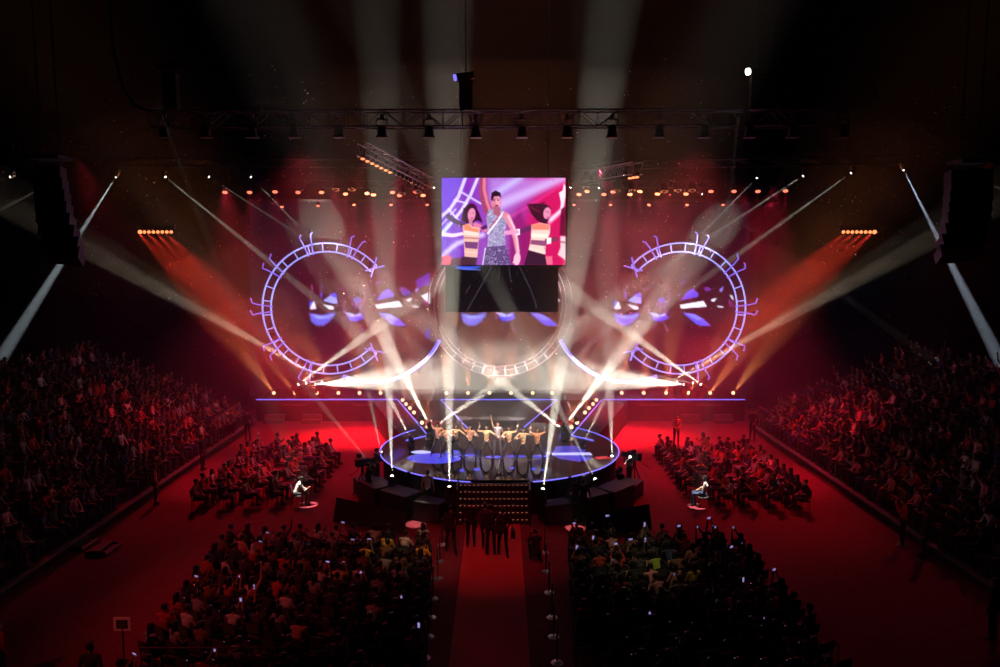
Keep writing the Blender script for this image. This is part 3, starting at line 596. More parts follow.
# the two blinding clusters on the rear stage
for s in (-1, 1):
    side = 'left' if s < 0 else 'right'; X = (lambda x: x) if s < 0 else (lambda x: 999 - x); g = '%s cluster of blinding lamps on the rear stage' % side
    mover(X(298), 384.5, None, (X(400), 311), 48.8, 5.0, 200000, W2, 'outermost blinding light of the %s cluster, throwing a beam over the ring' % side, support=SZ, Y=47.0, s=1.1, group=g)
    mover(X(306), 383, None, (X(455), 354), 48.2, 4.2, 42000, W2, 'second light of the %s cluster, long flat beam towards the centre' % side, support=SZ, Y=47.3, s=1.0, group=g)
    mover(X(315), 384.5, None, (X(430), 376), 49.2, 20, 130000, W2, 'third light of the %s cluster with a broad flat beam' % side, support=SZ, Y=47.0, s=1.0, group=g)
    mover(X(322), 382, None, (X(255), 340), 46, 3.4, 60000, (1, .72, .45), 'fourth light of the %s cluster with a narrow warm beam outward' % side, support=SZ, Y=47.4, s=.9, group=g)
# long beams slanting down from high up towards the clusters
for s in (-1, 1):
    side = 'left' if s < 0 else 'right'; X = (lambda x: x) if s < 0 else (lambda x: 999 - x)
    spot('beam', P(X(328), 381, 46.6), P(X(80), 246, 46), 4.6, 260000, (1, .78, .55), .5)
tops = [(116, 177, (62, 262), 3.4, 42000, COOL, 'cool white beam light high at the left, shining down behind the speakers'),
        (10, 177, (-40, 196), 3, 7000, W2, 'beam light at the far left edge of the rear rig'),
        (52, 183, (0, 210), 3, 7000, W2, 'beam light peeping from behind the left speaker stack'),
        (165.5, 177, (270, 262), 2.6, 22000, W2, 'beam light on the left rear truss, fourth from the hall side'),
        (209, 177, (310, 242), 2.2, 8000, W2, 'faint beam light on the left rear truss beside the red lamps'),
        (251, 177, (330, 258), 2.2, 14000, W2, 'innermost beam light on the left rear truss'),
        (757, 178, (690, 245), 2.2, 18000, COOL, 'innermost beam light on the right rear truss'),
        (803, 176, (700, 243), 2.4, 18000, W2, 'middle beam light on the right rear truss'),
        (851, 173, (740, 253), 2.6, 20000, W2, 'outer beam light on the right rear truss'),
        (903.5, 170, (944, 250), 3.4, 46000, (.72, .82, 1.0), 'bluish white beam light high at the right, shining down behind the speakers'),
        (979, 178, (1010, 194), 3, 4000, W2, 'faint beam light at the far right edge of the rear rig'),
        (434, 187.5, (428, 240), 2.5, 500, W2, 'small white light at the left edge of the hanging screen'),
        (570.5, 187.5, (560, 240), 2.5, 500, W2, 'small white light at the right edge of the hanging screen'),
        (599, 188, (570, 225), 2.2, 1500, W2, 'small white light above the red lamps, thin beam leftward'),
        (702, 194, (745, 225), 2.2, 1500, W2, 'small white light among the right red lamps, thin beam rightward')]
for x, y, aim, dg, pw, colr, lab in tops:
    o = mover(x, y, None, aim, 41.5 if 100 < x < 930 else 40, dg, pw, colr, lab, base='up', Y=41.8, s=.75, group='white beam lights hung on the rear rig', r=.13)
    MB().cyl((0, 0, -.02), (0, .12, .9 if not 100 < x < 930 else .55), .03, n=6).build('hanger_pipe', M_METAL, o)
# red lamps hung in two rows
redL = [(225, 192), (249.6, 192), (275, 191.5), (298, 192), (321.5, 192), (345.5, 193.5), (367, 193), (373.5, 194.5), (392.5, 192), (399.5, 195), (416, 191.5), (423, 195), (282, 206.5), (318, 205.5), (354, 204.5), (391, 204.5), (427, 204.5), (399, 182), (412, 182)]
redR = [(579, 194), (587, 191), (604, 194), (613, 191.5), (630, 194), (640, 191), (657.5, 193.6), (686, 193.6), (711, 191), (734, 191), (758, 191), (785.6, 190.5), (574, 204.5), (610.6, 204.5), (649, 204.5), (687, 204.5), (723, 204.5)]
def par(c, d, lab, lens, cat='stage light', group=None, s=1.0, hung=True, name='par_lamp', support=None):
    c, d = Vector(c), Vector(d).normalized(); up = 1 if hung else -1
    dz = .34 * s if hung else (c.z - support)
    o = empty(name, c + Vector((0, 0, up * dz)), label=lab, cat=cat, group=group); l = Vector((0, 0, -up * dz))
    MB().cyl(l - d * .22 * s, l + d * .02, .085 * s, .12 * s, n=12).build('can', M_BLACK, o)
    MB().cyl(l + d * .02, l + d * .04, .115 * s, n=12).build('lens', lens, o)
    y = MB(); y.tube([l + Vector((-.13 * s, 0, 0)), Vector((-.13 * s, 0, -up * dz * .25)), Vector((0, 0, 0)), Vector((.13 * s, 0, -up * dz * .25)), l + Vector((.13 * s, 0, 0))], .014, 5); y.build('bracket', M_BLACK, o)
    return o
def nth(i, tot): return ORD[i + 1]
for grp, nm in ((redL, 'left'), (redR, 'right')):
    g2 = sorted(grp, key=lambda q: (q[0] if nm == 'left' else -q[0]))
    for i, (x, y) in enumerate(g2):
        c = P(x, y, 43.2 if y < 200 else 45.0); d = Vector((.15 if nm == 'left' else -.15, -.55, -1))
        big = y > 190 and y < 200
        par(c, d, 'red lamp hung %s of the screen, %s from the outer end%s' % (nm, nth(i, 0), ', lower row' if y > 200 else ''), M_RED_L if y > 186 else M_ORG_L, group='red lamps hung above the video wall, %s' % nm, s=1.25 if big else .9)
        if i % 2 == 0 or y < 200: spot('red_beam', c + d.normalized() * .06, c + Vector((.05 * (1 if nm == 'left' else -1) , -.1, -1)), 34, 4200 if 330 < x < 690 else 2200, MAG if 300 < x < 700 else RED, 1.0, .05)
# dark moving heads clustered on the short rear trusses
dh = [(300, 186), (336, 186), (352, 186), (402, 190), (418, 188), (586, 184), (617, 187), (632, 187), (664, 188), (678, 187), (692, 187)]
for i, (x, y) in enumerate(dh):
    nm = 'left' if x < 500 else 'right'; q = [k_ for k_ in dh if (k_[0] < 500) == (x < 500)]; j = q.index((x, y)); j = j if x < 500 else len(q) - 1 - j
    c = P(x, y, 42.6); o = empty('moving_head', c + Vector((0, 0, .36)), label='unlit black moving head on the %s short rear truss, %s from its outer end' % (nm, ORD[j + 1]), cat='stage light', group='unlit heads on the rear trusses')
    head_geo(o, (0, 0, -.36), (0, -.3, -1), 1.35, M_BLACK, r=.17, base='up')
# fixtures under the front truss
ft = [165, 205.5, 252, 294, 339, 382, 429, 476, 522, 567, 612, 659, 704, 749.5, 793, 843]
for i, x in enumerate(ft):
    c = P(x, 128, FT_Y); o = empty('wash_light', c + Vector((0, 0, .52)), label='black lamp hanging under the front truss, %s from its left end' % ORD[i + 1], cat='stage light', group='lamps under the front truss')
    hb = MB(); hb.box((0, 0, -.62), (.36, .36, .42), taper=.72); hb.build('lamp_head', M_BLACK, o, bevel=.05)
    MB().box((0, 0, -.865), (.46, .42, .08), taper=.9).build('barn_door', M_BLACK, o)
    y = MB(); y.bar((-.22, 0, -.6), (-.22, 0, -.18), .03, .08); y.bar((.22, 0, -.6), (.22, 0, -.18), .03, .08); y.bar((-.22, 0, -.18), (.22, 0, -.18), .06, .06); y.build('yoke', M_BLACK, o)
    MB().box((0, 0, -.08), (.14, .12, .18)).build('clamp', M_ALU, o)
# orange-red bars on both sides
for s in (-1, 1):
    side = 'left' if s < 0 else 'right'; x0 = 140 if s < 0 else 843.5
    o = empty('lamp_bar', P(x0 + 15.5, 229, 42), label='bar of eight glowing orange lamps high on the %s side' % side, cat='light bar', group='orange lamp bars')
    MB().box((0, .12, .06), (2.1, .14, .12)).build('housing', M_BLACK, o)
    for k_ in range(2): MB().cyl((-.8 + 1.6 * k_, .12, .1), (-.8 + 1.6 * k_, .12, 30 - o.location.z), .015, n=5).build('hanging_cable', M_METAL, o)
    for i in range(8):
        x = x0 + i * 4.45; c = P(x, 232, 42); r_ = .13 if (i == 0 and s < 0) or (i == 7 and s > 0) else .10
        MB().ell(c - o.location, (r_, .07, r_ * .9), 10, 6).build('lens', M_ORG_L, o)
        if i % 2 == 0: spot('bar_beam', c + Vector((0, -.12, -.1)), P(230 + 6 * i if s < 0 else 770 - 6 * (7 - i), 330, 42), 24, 24000, ORG, 1.0, .06)
# warm lamps along the rear stage and the walkways
wl = [274, 295, 317, 338.5, 359.6, 380.6, 446.5, 468, 489.5, 511, 532.6, 552, 621.7, 643.6, 666, 688, 710, 733]
for i, x in enumerate(wl):
    c = P(x, 393, 46.9); d = Vector((0, -1, .35)); r_ = x - 500
    where = 'left run' if x < 400 else ('middle run' if x < 600 else 'right run'); q = [k_ for k_ in wl if (x < 400) == (k_ < 400) and (x > 600) == (k_ > 600)]
    par(c, d, 'warm lamp on the rear stage edge, %s, %s from its left' % (where, ORD[q.index(x) + 1]), M_WARM_L, group='warm lamps along the rear stage', s=1.0, hung=False, support=SZ)
    side_ = -.55 if x < 340 else (.55 if x > 680 else 0)
    spot('warm_beam', c + Vector((0, -.1, .03)), c + Vector((side_, -.35, 1)), 26, 17000, AMB, 1.0, .05)
for s in (-1, 1):
    for i, (x, y) in enumerate([(402.6, 400), (406, 404), (410, 408), (414, 412.5), (422, 422.6), (427.6, 427)]):
        X_ = x if s < 0 else 999 - x; c = G(X_, y, SZ + .3)
        par(c, (0, -1, .2), 'warm lamp on the %s walkway edge, %s from the rear stage' % ('left' if s < 0 else 'right', ORD[i + 1]), M_WARM_L, group='warm lamps along the walkways', s=.9, hung=False, support=SZ)
        if i % 2: spot('warm_beam', c + Vector((0, -.1, .02)), c + Vector((0, -.4, 1)), 40, 4000, AMB, 1.0, .05)
# general glow: wide spots without fixtures, added to colour the haze
spot('back_glow', P(500, 392, 47.5), P(500, 250, 44), 80, 6000, (1, .40, .32), 1.0, .2)
spot('back_glow', P(380, 392, 47.5), P(400, 200, 44), 60, 5000, (1, .34, .22), 1.0, .2)
spot('back_glow', P(620, 392, 47.5), P(600, 200, 44), 60, 5000, (1, .34, .22), 1.0, .2)
spot('magenta_wash', P(400, 170, 40), P(380, 330, 44), 55, 5500, MAG, 1.0, .2)
spot('magenta_wash', P(600, 170, 40), P(640, 330, 44), 55, 7500, MAG, 1.0, .2)
spot('hall_glow', P(300, 150, 30), P(330, 300, 46), 60, 7000, (1, .06, .08), 1.0, .3)
spot('hall_glow', P(700, 150, 30), P(670, 300, 46), 60, 7000, (1, .06, .08), 1.0, .3)

# ------------------------------------------------------------------ line array speakers
for s in (-1, 1):
    side = 'left' if s < 0 else 'right'
    outl = [(41, 62, 171), (40, 64, 183), (40, 66, 195), (41, 68, 207), (42, 71, 219), (44, 75, 231), (47, 79, 243), (51, 80, 253)] if s < 0 else [(950, 986, 175), (950, 986, 185), (949, 986, 196), (948, 985, 207), (947, 984, 218), (945, 982, 229), (942, 980, 240), (940, 976, 251)]
    top = P((outl[0][0] + outl[0][1]) / 2, outl[0][2], 25)
    o = empty('line_array', top, label='curved black hanging stack of loudspeakers on the %s side of the hall' % side, cat='speaker', group='hanging loudspeaker stacks')
    for i, (xa, xb, y) in enumerate(outl):
        a_, b_ = P(xa, y + 2, 25), P(xb, y + 2, 25); c = (a_ + b_) / 2 - top
        R = Matrix.Rotation(math.radians(-3 - 3.2 * i), 3, 'X') @ Rz(-s * .25)
        bx = MB(); bx.box(c, (abs(b_.x - a_.x) * 1.02, .75, .40), R); cb = bx.build('speaker_cabinet', M_BLACK, o)
        MB().box(c + R @ Vector((0, .385, 0)), (abs(b_.x - a_.x) * .9, .03, .3), R).build('grille', M_METAL, cb)
    MB().box((0, 0, .42), (1.0, .9, .12)).build('hanging_frame', M_METAL, o)
    for q in (-.3, .3): MB().cyl((q, 0, .42), (q, 0, 30 - top.z), .025).build('hanging_cable', M_METAL, o)

# ------------------------------------------------------------------ people
REG = dict(skin=0, top=1, sleeve=2, legs=3, shoes=4)
def capsule(mb, a, b, ra, rb, flat=1.0, side=None, n=12):
    a, b = Vector(a), Vector(b); d = b - a; L = max(d.length, 1e-4); d = d / L
    if side is None: u = d.orthogonal().normalized()
    else: u = Vector(side); u = (u - d * u.dot(d)).normalized()
    w = d.cross(u); rings = []
    for k in range(1, 4): t = PI / 2 * k / 4; rings.append((a - d * ra * math.cos(t) * flat, ra * math.sin(t)))
    rings.append((a, ra)); rings.append((a.lerp(b, .5), (ra + rb) / 2)); rings.append((b, rb))
    for k in range(3, 0, -1): t = PI / 2 * k / 4; rings.append((b + d * rb * math.cos(t) * flat, rb * math.sin(t)))
    vs = [a - d * ra * flat]
    for p, r in rings:
        for i in range(n): t = 2 * PI * i / n; vs.append(p + u * r * math.cos(t) + w * r * flat * math.sin(t))
    vs.append(b + d * rb * flat); m = len(rings)
    fs = [(0, 1 + (i + 1) % n, 1 + i) for i in range(n)]
    for j in range(m - 1):
        for i in range(n): o = 1 + j * n; fs.append((o + i, o + (i + 1) % n, o + n + (i + 1) % n, o + n + i))
    o = 1 + (m - 1) * n; fs += [(o + i, o + (i + 1) % n, len(vs) - 1) for i in range(n)]
    mb.add(vs, fs)
class Fig:
    def __init__(s): s.mb = MB(); s.seg = []
    def cap(s, a, b, ra, rb, reg, flat=1.0, side=None):
        capsule(s.mb, a, b, ra, rb, flat, side); s.seg.append((Vector(a), Vector(b), ra, rb, reg))
    def ell(s, c, r, reg, R=None):
        s.mb.ell(c, r, 14, 10, R); m = min(r); s.seg.append((Vector(c), Vector(c) + Vector((0, 0, 1e-3)), sum(r) / 3, sum(r) / 3, reg))
def V(*a): return Vector(a)
def hand(f, wr, hd, nrm, sc_=1.0, curl=.25, thumb=1):
    hd = Vector(hd).normalized(); nrm = Vector(nrm); nrm = (nrm - hd * nrm.dot(hd)).normalized(); sd = hd.cross(nrm)
    wr = Vector(wr); pc = wr + hd * .055 * sc_
    R = Matrix((sd, nrm, hd)).transposed()
    f.ell(pc, (.040 * sc_, .017 * sc_, .052 * sc_), 'skin', R)
    for i, L in enumerate((.060, .072, .068, .052)):
        b = pc + hd * .042 * sc_ + sd * (i - 1.5) * .0215 * sc_; dd = (hd + sd * (i - 1.5) * .12).normalized()
        k = b + dd * L * .55 * sc_; e = k + (dd - nrm * curl).normalized() * L * .5 * sc_
        f.cap(b, k, .0095 * sc_, .009 * sc_, 'skin'); f.cap(k, e, .009 * sc_, .0075 * sc_, 'skin')
    b = wr + hd * .03 * sc_ - sd * thumb * .03 * sc_; k = b + (hd * .6 - sd * thumb * .8).normalized() * .04 * sc_; f.cap(b, k, .013 * sc_, .011 * sc_, 'skin'); f.cap(k, k + hd * .032 * sc_, .011 * sc_, .009 * sc_, 'skin')
def figure(J, name, voxel=.016, faces=2600, sleeves='sleeve', crop=False, hs_=1.0):
    """J: joints; facing +Y"""
    f = Fig(); g = lambda k: Vector(J[k])
    pel, chest, neck, head = g('pelvis'), g('chest'), g('neck'), g('head'); lw_ = J.get('w', 1.0)
    f.cap(pel + V(-.07, 0, 0), pel + V(.07, 0, 0), .115 * lw_, .115 * lw_, 'legs')
    mid = pel.lerp(chest, .5)
    if crop: f.cap(pel + V(0, 0, .06), mid, .115 * lw_, .105 * lw_, 'skin', .75, (1, 0, 0)); f.cap(mid + V(0, 0, .05), chest, .118 * lw_, .145 * lw_, 'top', .72, (1, 0, 0))
    else: f.cap(pel + V(0, 0, .04), chest, .125 * lw_, .155 * lw_, 'top', .72, (1, 0, 0))
    shl, shr = g('sh_l'), g('sh_r'); f.cap(shl.lerp(shr, .12), shr.lerp(shl, .12), .062, .062, 'top')
    f.cap(chest, neck, .10, .062, 'top', .85, (1, 0, 0)); f.cap(neck, head + V(0, -.01, -.05), .050, .046, 'skin')
    fw = Vector(J.get('look', (0, 1, 0))).normalized(); sd = fw.cross(V(0, 0, 1)).normalized(); up = sd.cross(fw)
    R = Matrix((sd, fw, up)).transposed()
    f.ell(head + up * .02, (.074, .093, .098), 'skin', R); f.ell(head + fw * .022 - up * .045, (.056, .064, .072), 'skin', R)
    f.cap(head + fw * .088 + up * .018, head + fw * .108 - up * .022, .012, .018, 'skin'); f.cap(head + fw * .082 - up * .064 - sd * .02, head + fw * .082 - up * .064 + sd * .02, .010, .010, 'skin')
    f.cap(head + fw * .078 + up * .038 - sd * .035, head + fw * .078 + up * .038 + sd * .035, .012, .012, 'skin')
    for s in (-1, 1): f.ell(head + sd * s * .076 - fw * .005, (.012, .024, .032), 'skin', R)
    for k, s in (('l', -1), ('r', 1)):
        sh, el, wr = g('sh_' + k), g('el_' + k), g('wr_' + k)
        f.cap(sh, el, .050, .040, 'top' if sleeves != 'bare' else 'skin'); f.cap(el, wr, .039, .026, 'sleeve' if sleeves != 'bare' else 'skin')
        hd = Vector(J['hd_' + k]) if 'hd_' + k in J else (wr - el)
        hand(f, wr, hd, J.get('nm_' + k, (0, 1, .1)), hs_, J.get('curl', .35), s)
        hp_, kn, an = g('hp_' + k), g('kn_' + k), g('an_' + k)
        f.cap(hp_, kn, .088 * lw_, .060, 'legs'); f.cap(kn, kn.lerp(an, .35), .058, .056, 'legs'); f.cap(kn.lerp(an, .35), an, .056, .040, 'legs')
        tv = Vector(J.get('toe_' + k, (0, 1, 0))).normalized(); f.cap(an + V(0, 0, -.03) - tv * .04, an + V(0, 0, -.045) + tv * .15, .042, .034, 'shoes')
    me = bpy.data.meshes.new(name); me.from_pydata([tuple(v) for v in f.mb.v], [], f.mb.f)
    o = bpy.data.objects.new(name, me); C.objects.link(o)
    r = o.modifiers.new('r', 'REMESH'); r.mode = 'VOXEL'; r.voxel_size = voxel
    sm = o.modifiers.new('s', 'SMOOTH'); sm.factor = .5; sm.iterations = 2
    d = o.modifiers.new('d', 'DECIMATE'); d.ratio = .5
    dg = bpy.context.evaluated_depsgraph_get(); dg.update()
    ev = o.evaluated_get(dg); nf = len(ev.data.polygons); d.ratio = min(1, max(.01, .5 * faces / max(nf, 1)))
    dg.update(); res = bpy.data.meshes.new_from_object(o.evaluated_get(dg), depsgraph=dg)
    bpy.data.objects.remove(o); bpy.data.meshes.remove(me)
    res.name = name
    cen = np.zeros(len(res.polygons) * 3); res.polygons.foreach_get('center', cen); cen = cen.reshape(-1, 3)
    best = np.full(len(cen), 1e9); reg = np.zeros(len(cen), int)
    for a, b, ra, rb, rg in f.seg:
        a, b = np.array(a), np.array(b); L = ((b - a) ** 2).sum(); t = np.clip(((cen - a) @ (b - a)) / L, 0, 1)
        dist = np.linalg.norm(cen - a - t[:, None] * (b - a), axis=1) - (ra + (rb - ra) * t); m = dist < best; best[m] = dist[m]; reg[m] = REG[rg]
    res.materials.clear()
    for q in (M_SKIN, CLO['black'], CLO['black'], M_TROUS, M_SHOE): res.materials.append(q)
    res.polygons.foreach_set('material_index', reg.astype(np.int32)); res.polygons.foreach_set('use_smooth', np.ones(len(reg), bool)); res.update()
    return dict(mesh=res, head=head, look=fw, J=J)
def hair_mesh(fig, style, name='hair'):
    h, fw = fig['head'], fig['look']; sd = fw.cross(V(0, 0, 1)).normalized(); up = sd.cross(fw); R = Matrix((sd, fw, up)).transposed()
    b = MB()
    if style == 'scarf':
        b.ell(h + up * .018 - fw * .012, (.092, .100, .112), 14, 10, R); capsule(b, h - up * .06 - fw * .04, h - up * .17 - fw * .03, .085, .12, .8, (1, 0, 0))
    else:
        b.ell(h + up * .040 - fw * .020, (.084, .092, .092), 14, 10, R); b.ell(h + up * .072 + fw * .012, (.070, .078, .050), 12, 8, R)
    if style == 'long':
        capsule(b, h - fw * .055 + up * .02, h - fw * .085 - up * .22, .078, .070, .55, sd); capsule(b, h - fw * .01 + sd * .062, h - fw * .03 + sd * .075 - up * .20, .028, .030); capsule(b, h - fw * .01 - sd * .062, h - fw * .03 - sd * .075 - up * .20, .028, .030)
    if style == 'bun': b.ell(h - fw * .11 + up * .06, (.045, .045, .045), 10, 8)
    if style == 'cap': b.ell(h + up * .062 + fw * .06, (.075, .09, .02), 12, 6, R)
    me = bpy.data.meshes.new(name); me.from_pydata(b.v, [], b.f); me.polygons.foreach_set('use_smooth', [True] * len(b.f)); me.materials.append(M_HAIR); me.update(); return me
def seated(**k):
    J = dict(pelvis=(0, -.06, .56), chest=(0, -.10, .90), neck=(0, -.08, 1.06), head=(0, -.04, 1.21), sh_l=(-.175, -.09, 1.02), sh_r=(.175, -.09, 1.02),
             el_l=(-.23, 0, .78), el_r=(.23, 0, .78), wr_l=(-.09, .20, .68), wr_r=(.09, .20, .68), hp_l=(-.09, -.04, .54), hp_r=(.09, -.04, .54),
             kn_l=(-.12, .38, .54), kn_r=(.12, .38, .54), an_l=(-.13, .36, .09), an_r=(.13, .36, .09), nm_l=(0, .2, 1), nm_r=(0, .2, 1)); J.update(k); return J
def standing(**k):
    J = dict(pelvis=(0, 0, .95), chest=(0, -.01, 1.30), neck=(0, 0, 1.45), head=(0, .02, 1.60), sh_l=(-.18, 0, 1.41), sh_r=(.18, 0, 1.41),
             el_l=(-.24, -.02, 1.13), el_r=(.24, -.02, 1.13), wr_l=(-.24, .06, .88), wr_r=(.24, .06, .88), hp_l=(-.09, 0, .92), hp_r=(.09, 0, .92),
             kn_l=(-.11, .02, .50), kn_r=(.11, .02, .50), an_l=(-.12, -.02, .09), an_r=(.12, -.02, .09), nm_l=(1, 0, 0), nm_r=(-1, 0, 0)); J.update(k); return J
SEAT = {
 'lap': figure(seated(), 'seated_body'),
 'phone': figure(seated(el_l=(-.20, .14, .86), el_r=(.20, .14, .86), wr_l=(-.07, .28, 1.12), wr_r=(.07, .28, 1.12), hd_l=(.2, .2, 1), hd_r=(-.2, .2, 1), nm_l=(0, 1, 0), nm_r=(0, 1, 0)), 'seated_body'),
 'high_phone': figure(seated(el_l=(-.22, .12, 1.08), el_r=(.22, .12, 1.08), wr_l=(-.07, .22, 1.34), wr_r=(.07, .22, 1.34), hd_l=(.1, .1, 1), hd_r=(-.1, .1, 1), nm_l=(0, 1, 0), nm_r=(0, 1, 0)), 'seated_body'),
 'clap': figure(seated(el_l=(-.24, .05, .82), el_r=(.24, .05, .82), wr_l=(-.05, .26, .95), wr_r=(.05, .26, .95), hd_l=(.1, .4, .9), hd_r=(-.1, .4, .9), nm_l=(1, 0, 0), nm_r=(-1, 0, 0)), 'seated_body'),
 'raise': figure(seated(el_r=(.26, .04, 1.26), wr_r=(.22, .10, 1.50), hd_r=(0, .1, 1), nm_r=(0, 1, 0)), 'seated_body'),
 'lean': figure(seated(chest=(0, .06, .86), neck=(0, .14, 1.00), head=(0, .21, 1.13), sh_l=(-.175, .10, .96), sh_r=(.175, .10, .96), el_l=(-.17, .28, .66), el_r=(.17, .28, .66), wr_l=(-.04, .44, .74), wr_r=(.04, .44, .74)), 'seated_body'),
 'cross': figure(seated(kn_r=(.02, .38, .62), an_r=(-.14, .52, .30), toe_r=(-.3, 1, -.2), wr_l=(-.02, .24, .70), wr_r=(.10, .22, .72)), 'seated_body'),
}
VOX = {k: {h: hair_mesh(v, h) for h in ('short', 'long', 'bun', 'scarf')} for k, v in SEAT.items()}
STAND = {
 'relaxed': figure(standing(), 'standing_body', faces=3500),
 'clasp': figure(standing(el_l=(-.24, .04, 1.14), el_r=(.24, .04, 1.14), wr_l=(-.05, .19, 1.0), wr_r=(.05, .19, 1.0), hd_l=(.6, .2, -.4), hd_r=(-.6, .2, -.4), nm_l=(0, 1, 0), nm_r=(0, 1, 0)), 'standing_body', faces=3500),
 'camera': figure(standing(el_l=(-.22, .12, 1.24), el_r=(.22, .12, 1.24), wr_l=(-.08, .26, 1.50), wr_r=(.08, .26, 1.50), hd_l=(.3, .3, 1), hd_r=(-.3, .3, 1), nm_l=(0, 1, 0), nm_r=(0, 1, 0)), 'standing_body', faces=3500),
 'walk': figure(standing(kn_l=(-.10, .18, .50), an_l=(-.11, .22, .09), kn_r=(.10, -.04, .50), an_r=(.11, -.26, .13), el_l=(-.25, -.12, 1.15), wr_l=(-.24, -.16, .90), el_r=(.25, .06, 1.14), wr_r=(.22, .22, .96)), 'standing_body', faces=3500),
 'crouch': figure(dict(pelvis=(0, -.12, .36), chest=(0, .02, .68), neck=(0, .08, .82), head=(0, .13, .96), sh_l=(-.17, .05, .78), sh_r=(.17, .05, .78), el_l=(-.22, .22, .62), el_r=(.22, .22, .62), wr_l=(-.07, .36, .84), wr_r=(.07, .36, .84), hd_l=(.2, .3, 1), hd_r=(-.2, .3, 1),
     hp_l=(-.09, -.10, .34), hp_r=(.09, -.10, .34), kn_l=(-.16, .26, .50), kn_r=(.14, .20, .12), an_l=(-.15, .16, .09), an_r=(.13, -.20, .12), nm_l=(0, 1, 0), nm_r=(0, 1, 0)), 'crouching_body', faces=3500),
}
def person(fig, hair_me, loc, rz, label, group=None, top='black', sleeve=None, legs=None, shoes=None, skin=None, hairm=None, scale=1.0, cat='person', name='person'):
    o = bpy.data.objects.new(name, fig['mesh']); C.objects.link(o); o.location = loc; o.rotation_euler = (0, 0, rz); o.scale = (scale,) * 3
    g = lambda q: CLO[q] if isinstance(q, str) else q
    for i, q in enumerate((skin or M_SKIN, g(top), g(sleeve or top), g(legs or M_TROUS), shoes or M_SHOE)):
        o.material_slots[i].link = 'OBJECT'; o.material_slots[i].material = q
    tag(o, label, cat, group)
    if hair_me:
        h = bpy.data.objects.new('headscarf' if hairm is M_SCARF else 'hair', hair_me); C.objects.link(h); h.parent = o
        h.material_slots[0].link = 'OBJECT'; h.material_slots[0].material = hairm or M_HAIR
    return o

# ------------------------------------------------------------------ dancers
CUFF = mat('white_cuff', (.85, .80, .82), .6)
def dancer(px, py, key, J, label, top, legs, sleeves='sleeve', crop=True, rz=PI, sleeve=M_SKIN, hair='long', scale=.96, hairm=None, cuffs=True):
    J = dict(J); f = figure(J, 'dancing_body', voxel=.012, faces=9000, sleeves=sleeves, crop=crop, hs_=1.12)
    g = G(px, py, SZ); o = person(f, hair_mesh(f, hair), (g.x, g.y, SZ), rz, label, 'dancers in a row across the stage', top, sleeve, legs, M_SHOE, M_SKIN, hairm, scale)
    h, fw = f['head'], f['look']; sd = fw.cross(V(0, 0, 1)).normalized(); e = MB()
    for s in (-1, 1): e.ell(h + fw * .088 + V(0, 0, .015) + sd * s * .030, (.011, .006, .007), 8, 6)
    e.build('eyes', M_EYE, o)
    for k_ in ('l', 'r') if cuffs else ():
        w_, el_ = V(*J['wr_' + k_]), V(*J['el_' + k_]); MB().cyl(w_.lerp(el_, .02), w_.lerp(el_, .34), .036, .043, 12).build('cuff', CUFF, o, smooth=True)
    return o
wide = dict(kn_l=(-.24, .16, .46), an_l=(-.27, -.02, .09), kn_r=(.24, .16, .46), an_r=(.29, -.02, .09), toe_l=(-.4, 1, 0), toe_r=(.4, 1, 0), hp_l=(-.10, 0, .88), hp_r=(.10, 0, .88), pelvis=(0, -.06, .91), w=1.0)
def D(**k):
    J = standing(**wide); J.update(k)
    for q in J:                                   # knees bent: the whole upper body sinks
        if q[:2] in ('pe', 'ch', 'ne', 'he', 'sh', 'el', 'wr', 'hp'): J[q] = (J[q][0], J[q][1], J[q][2] - .13)
    return J
# persons face the camera: their own right is at the viewer's left
upR = dict(el_r=(.30, .02, 1.62), wr_r=(.30, .04, 1.88), hd_r=(0, 0, 1)); upL = dict(el_l=(-.30, .02, 1.62), wr_l=(-.28, .04, 1.88), hd_l=(0, 0, 1))
outR = dict(el_r=(.44, .08, 1.38), wr_r=(.68, .12, 1.38), hd_r=(1, 0, 0), nm_r=(0, 1, 0)); outL = dict(el_l=(-.40, .06, 1.26), wr_l=(-.60, .12, 1.12), hd_l=(-1, 0, -.5), nm_l=(0, 1, 0))
bendR = dict(el_r=(.38, .06, 1.18), wr_r=(.20, .26, 1.26), hd_r=(-1, .2, .3), nm_r=(0, 1, 0)); bendL = dict(el_l=(-.38, .06, 1.18), wr_l=(-.22, .26, 1.30), hd_l=(1, .2, .2), nm_l=(0, 1, 0))
dancer(438, 455, 1, D(**upR, **bendL), 'dancer at the left end of the row, one arm up behind a light beam', M_ORTOP, M_TROUS, rz=PI + .2)
dancer(447, 458, 2, D(**bendR, **bendL), 'dancer in orange top half hidden by the vertical beam, arms bent', M_ORTOP, M_TROUS)
dancer(456, 456.5, 3, D(**bendR, **outL), 'dancer in gold crop top just right of the vertical beam', M_GOLD, M_TROUS, rz=PI - .1)
dancer(470, 457.5, 4, D(**{**upR, 'el_r': (.34, .02, 1.58), 'wr_r': (.36, .04, 1.84)}, **bendL), 'dancer in orange crop top raising one arm, left of two gold tops', M_ORTOP, M_TROUS)
dancer(486.5, 458, 5, D(**{**upR, 'el_r': (.40, .02, 1.44), 'wr_r': (.30, .06, 1.70), 'hd_r': (.3, 0, 1)}, **outL), 'dancer in gold crop top beside the lead performer, forearm raised', M_GOLD, M_TROUS)
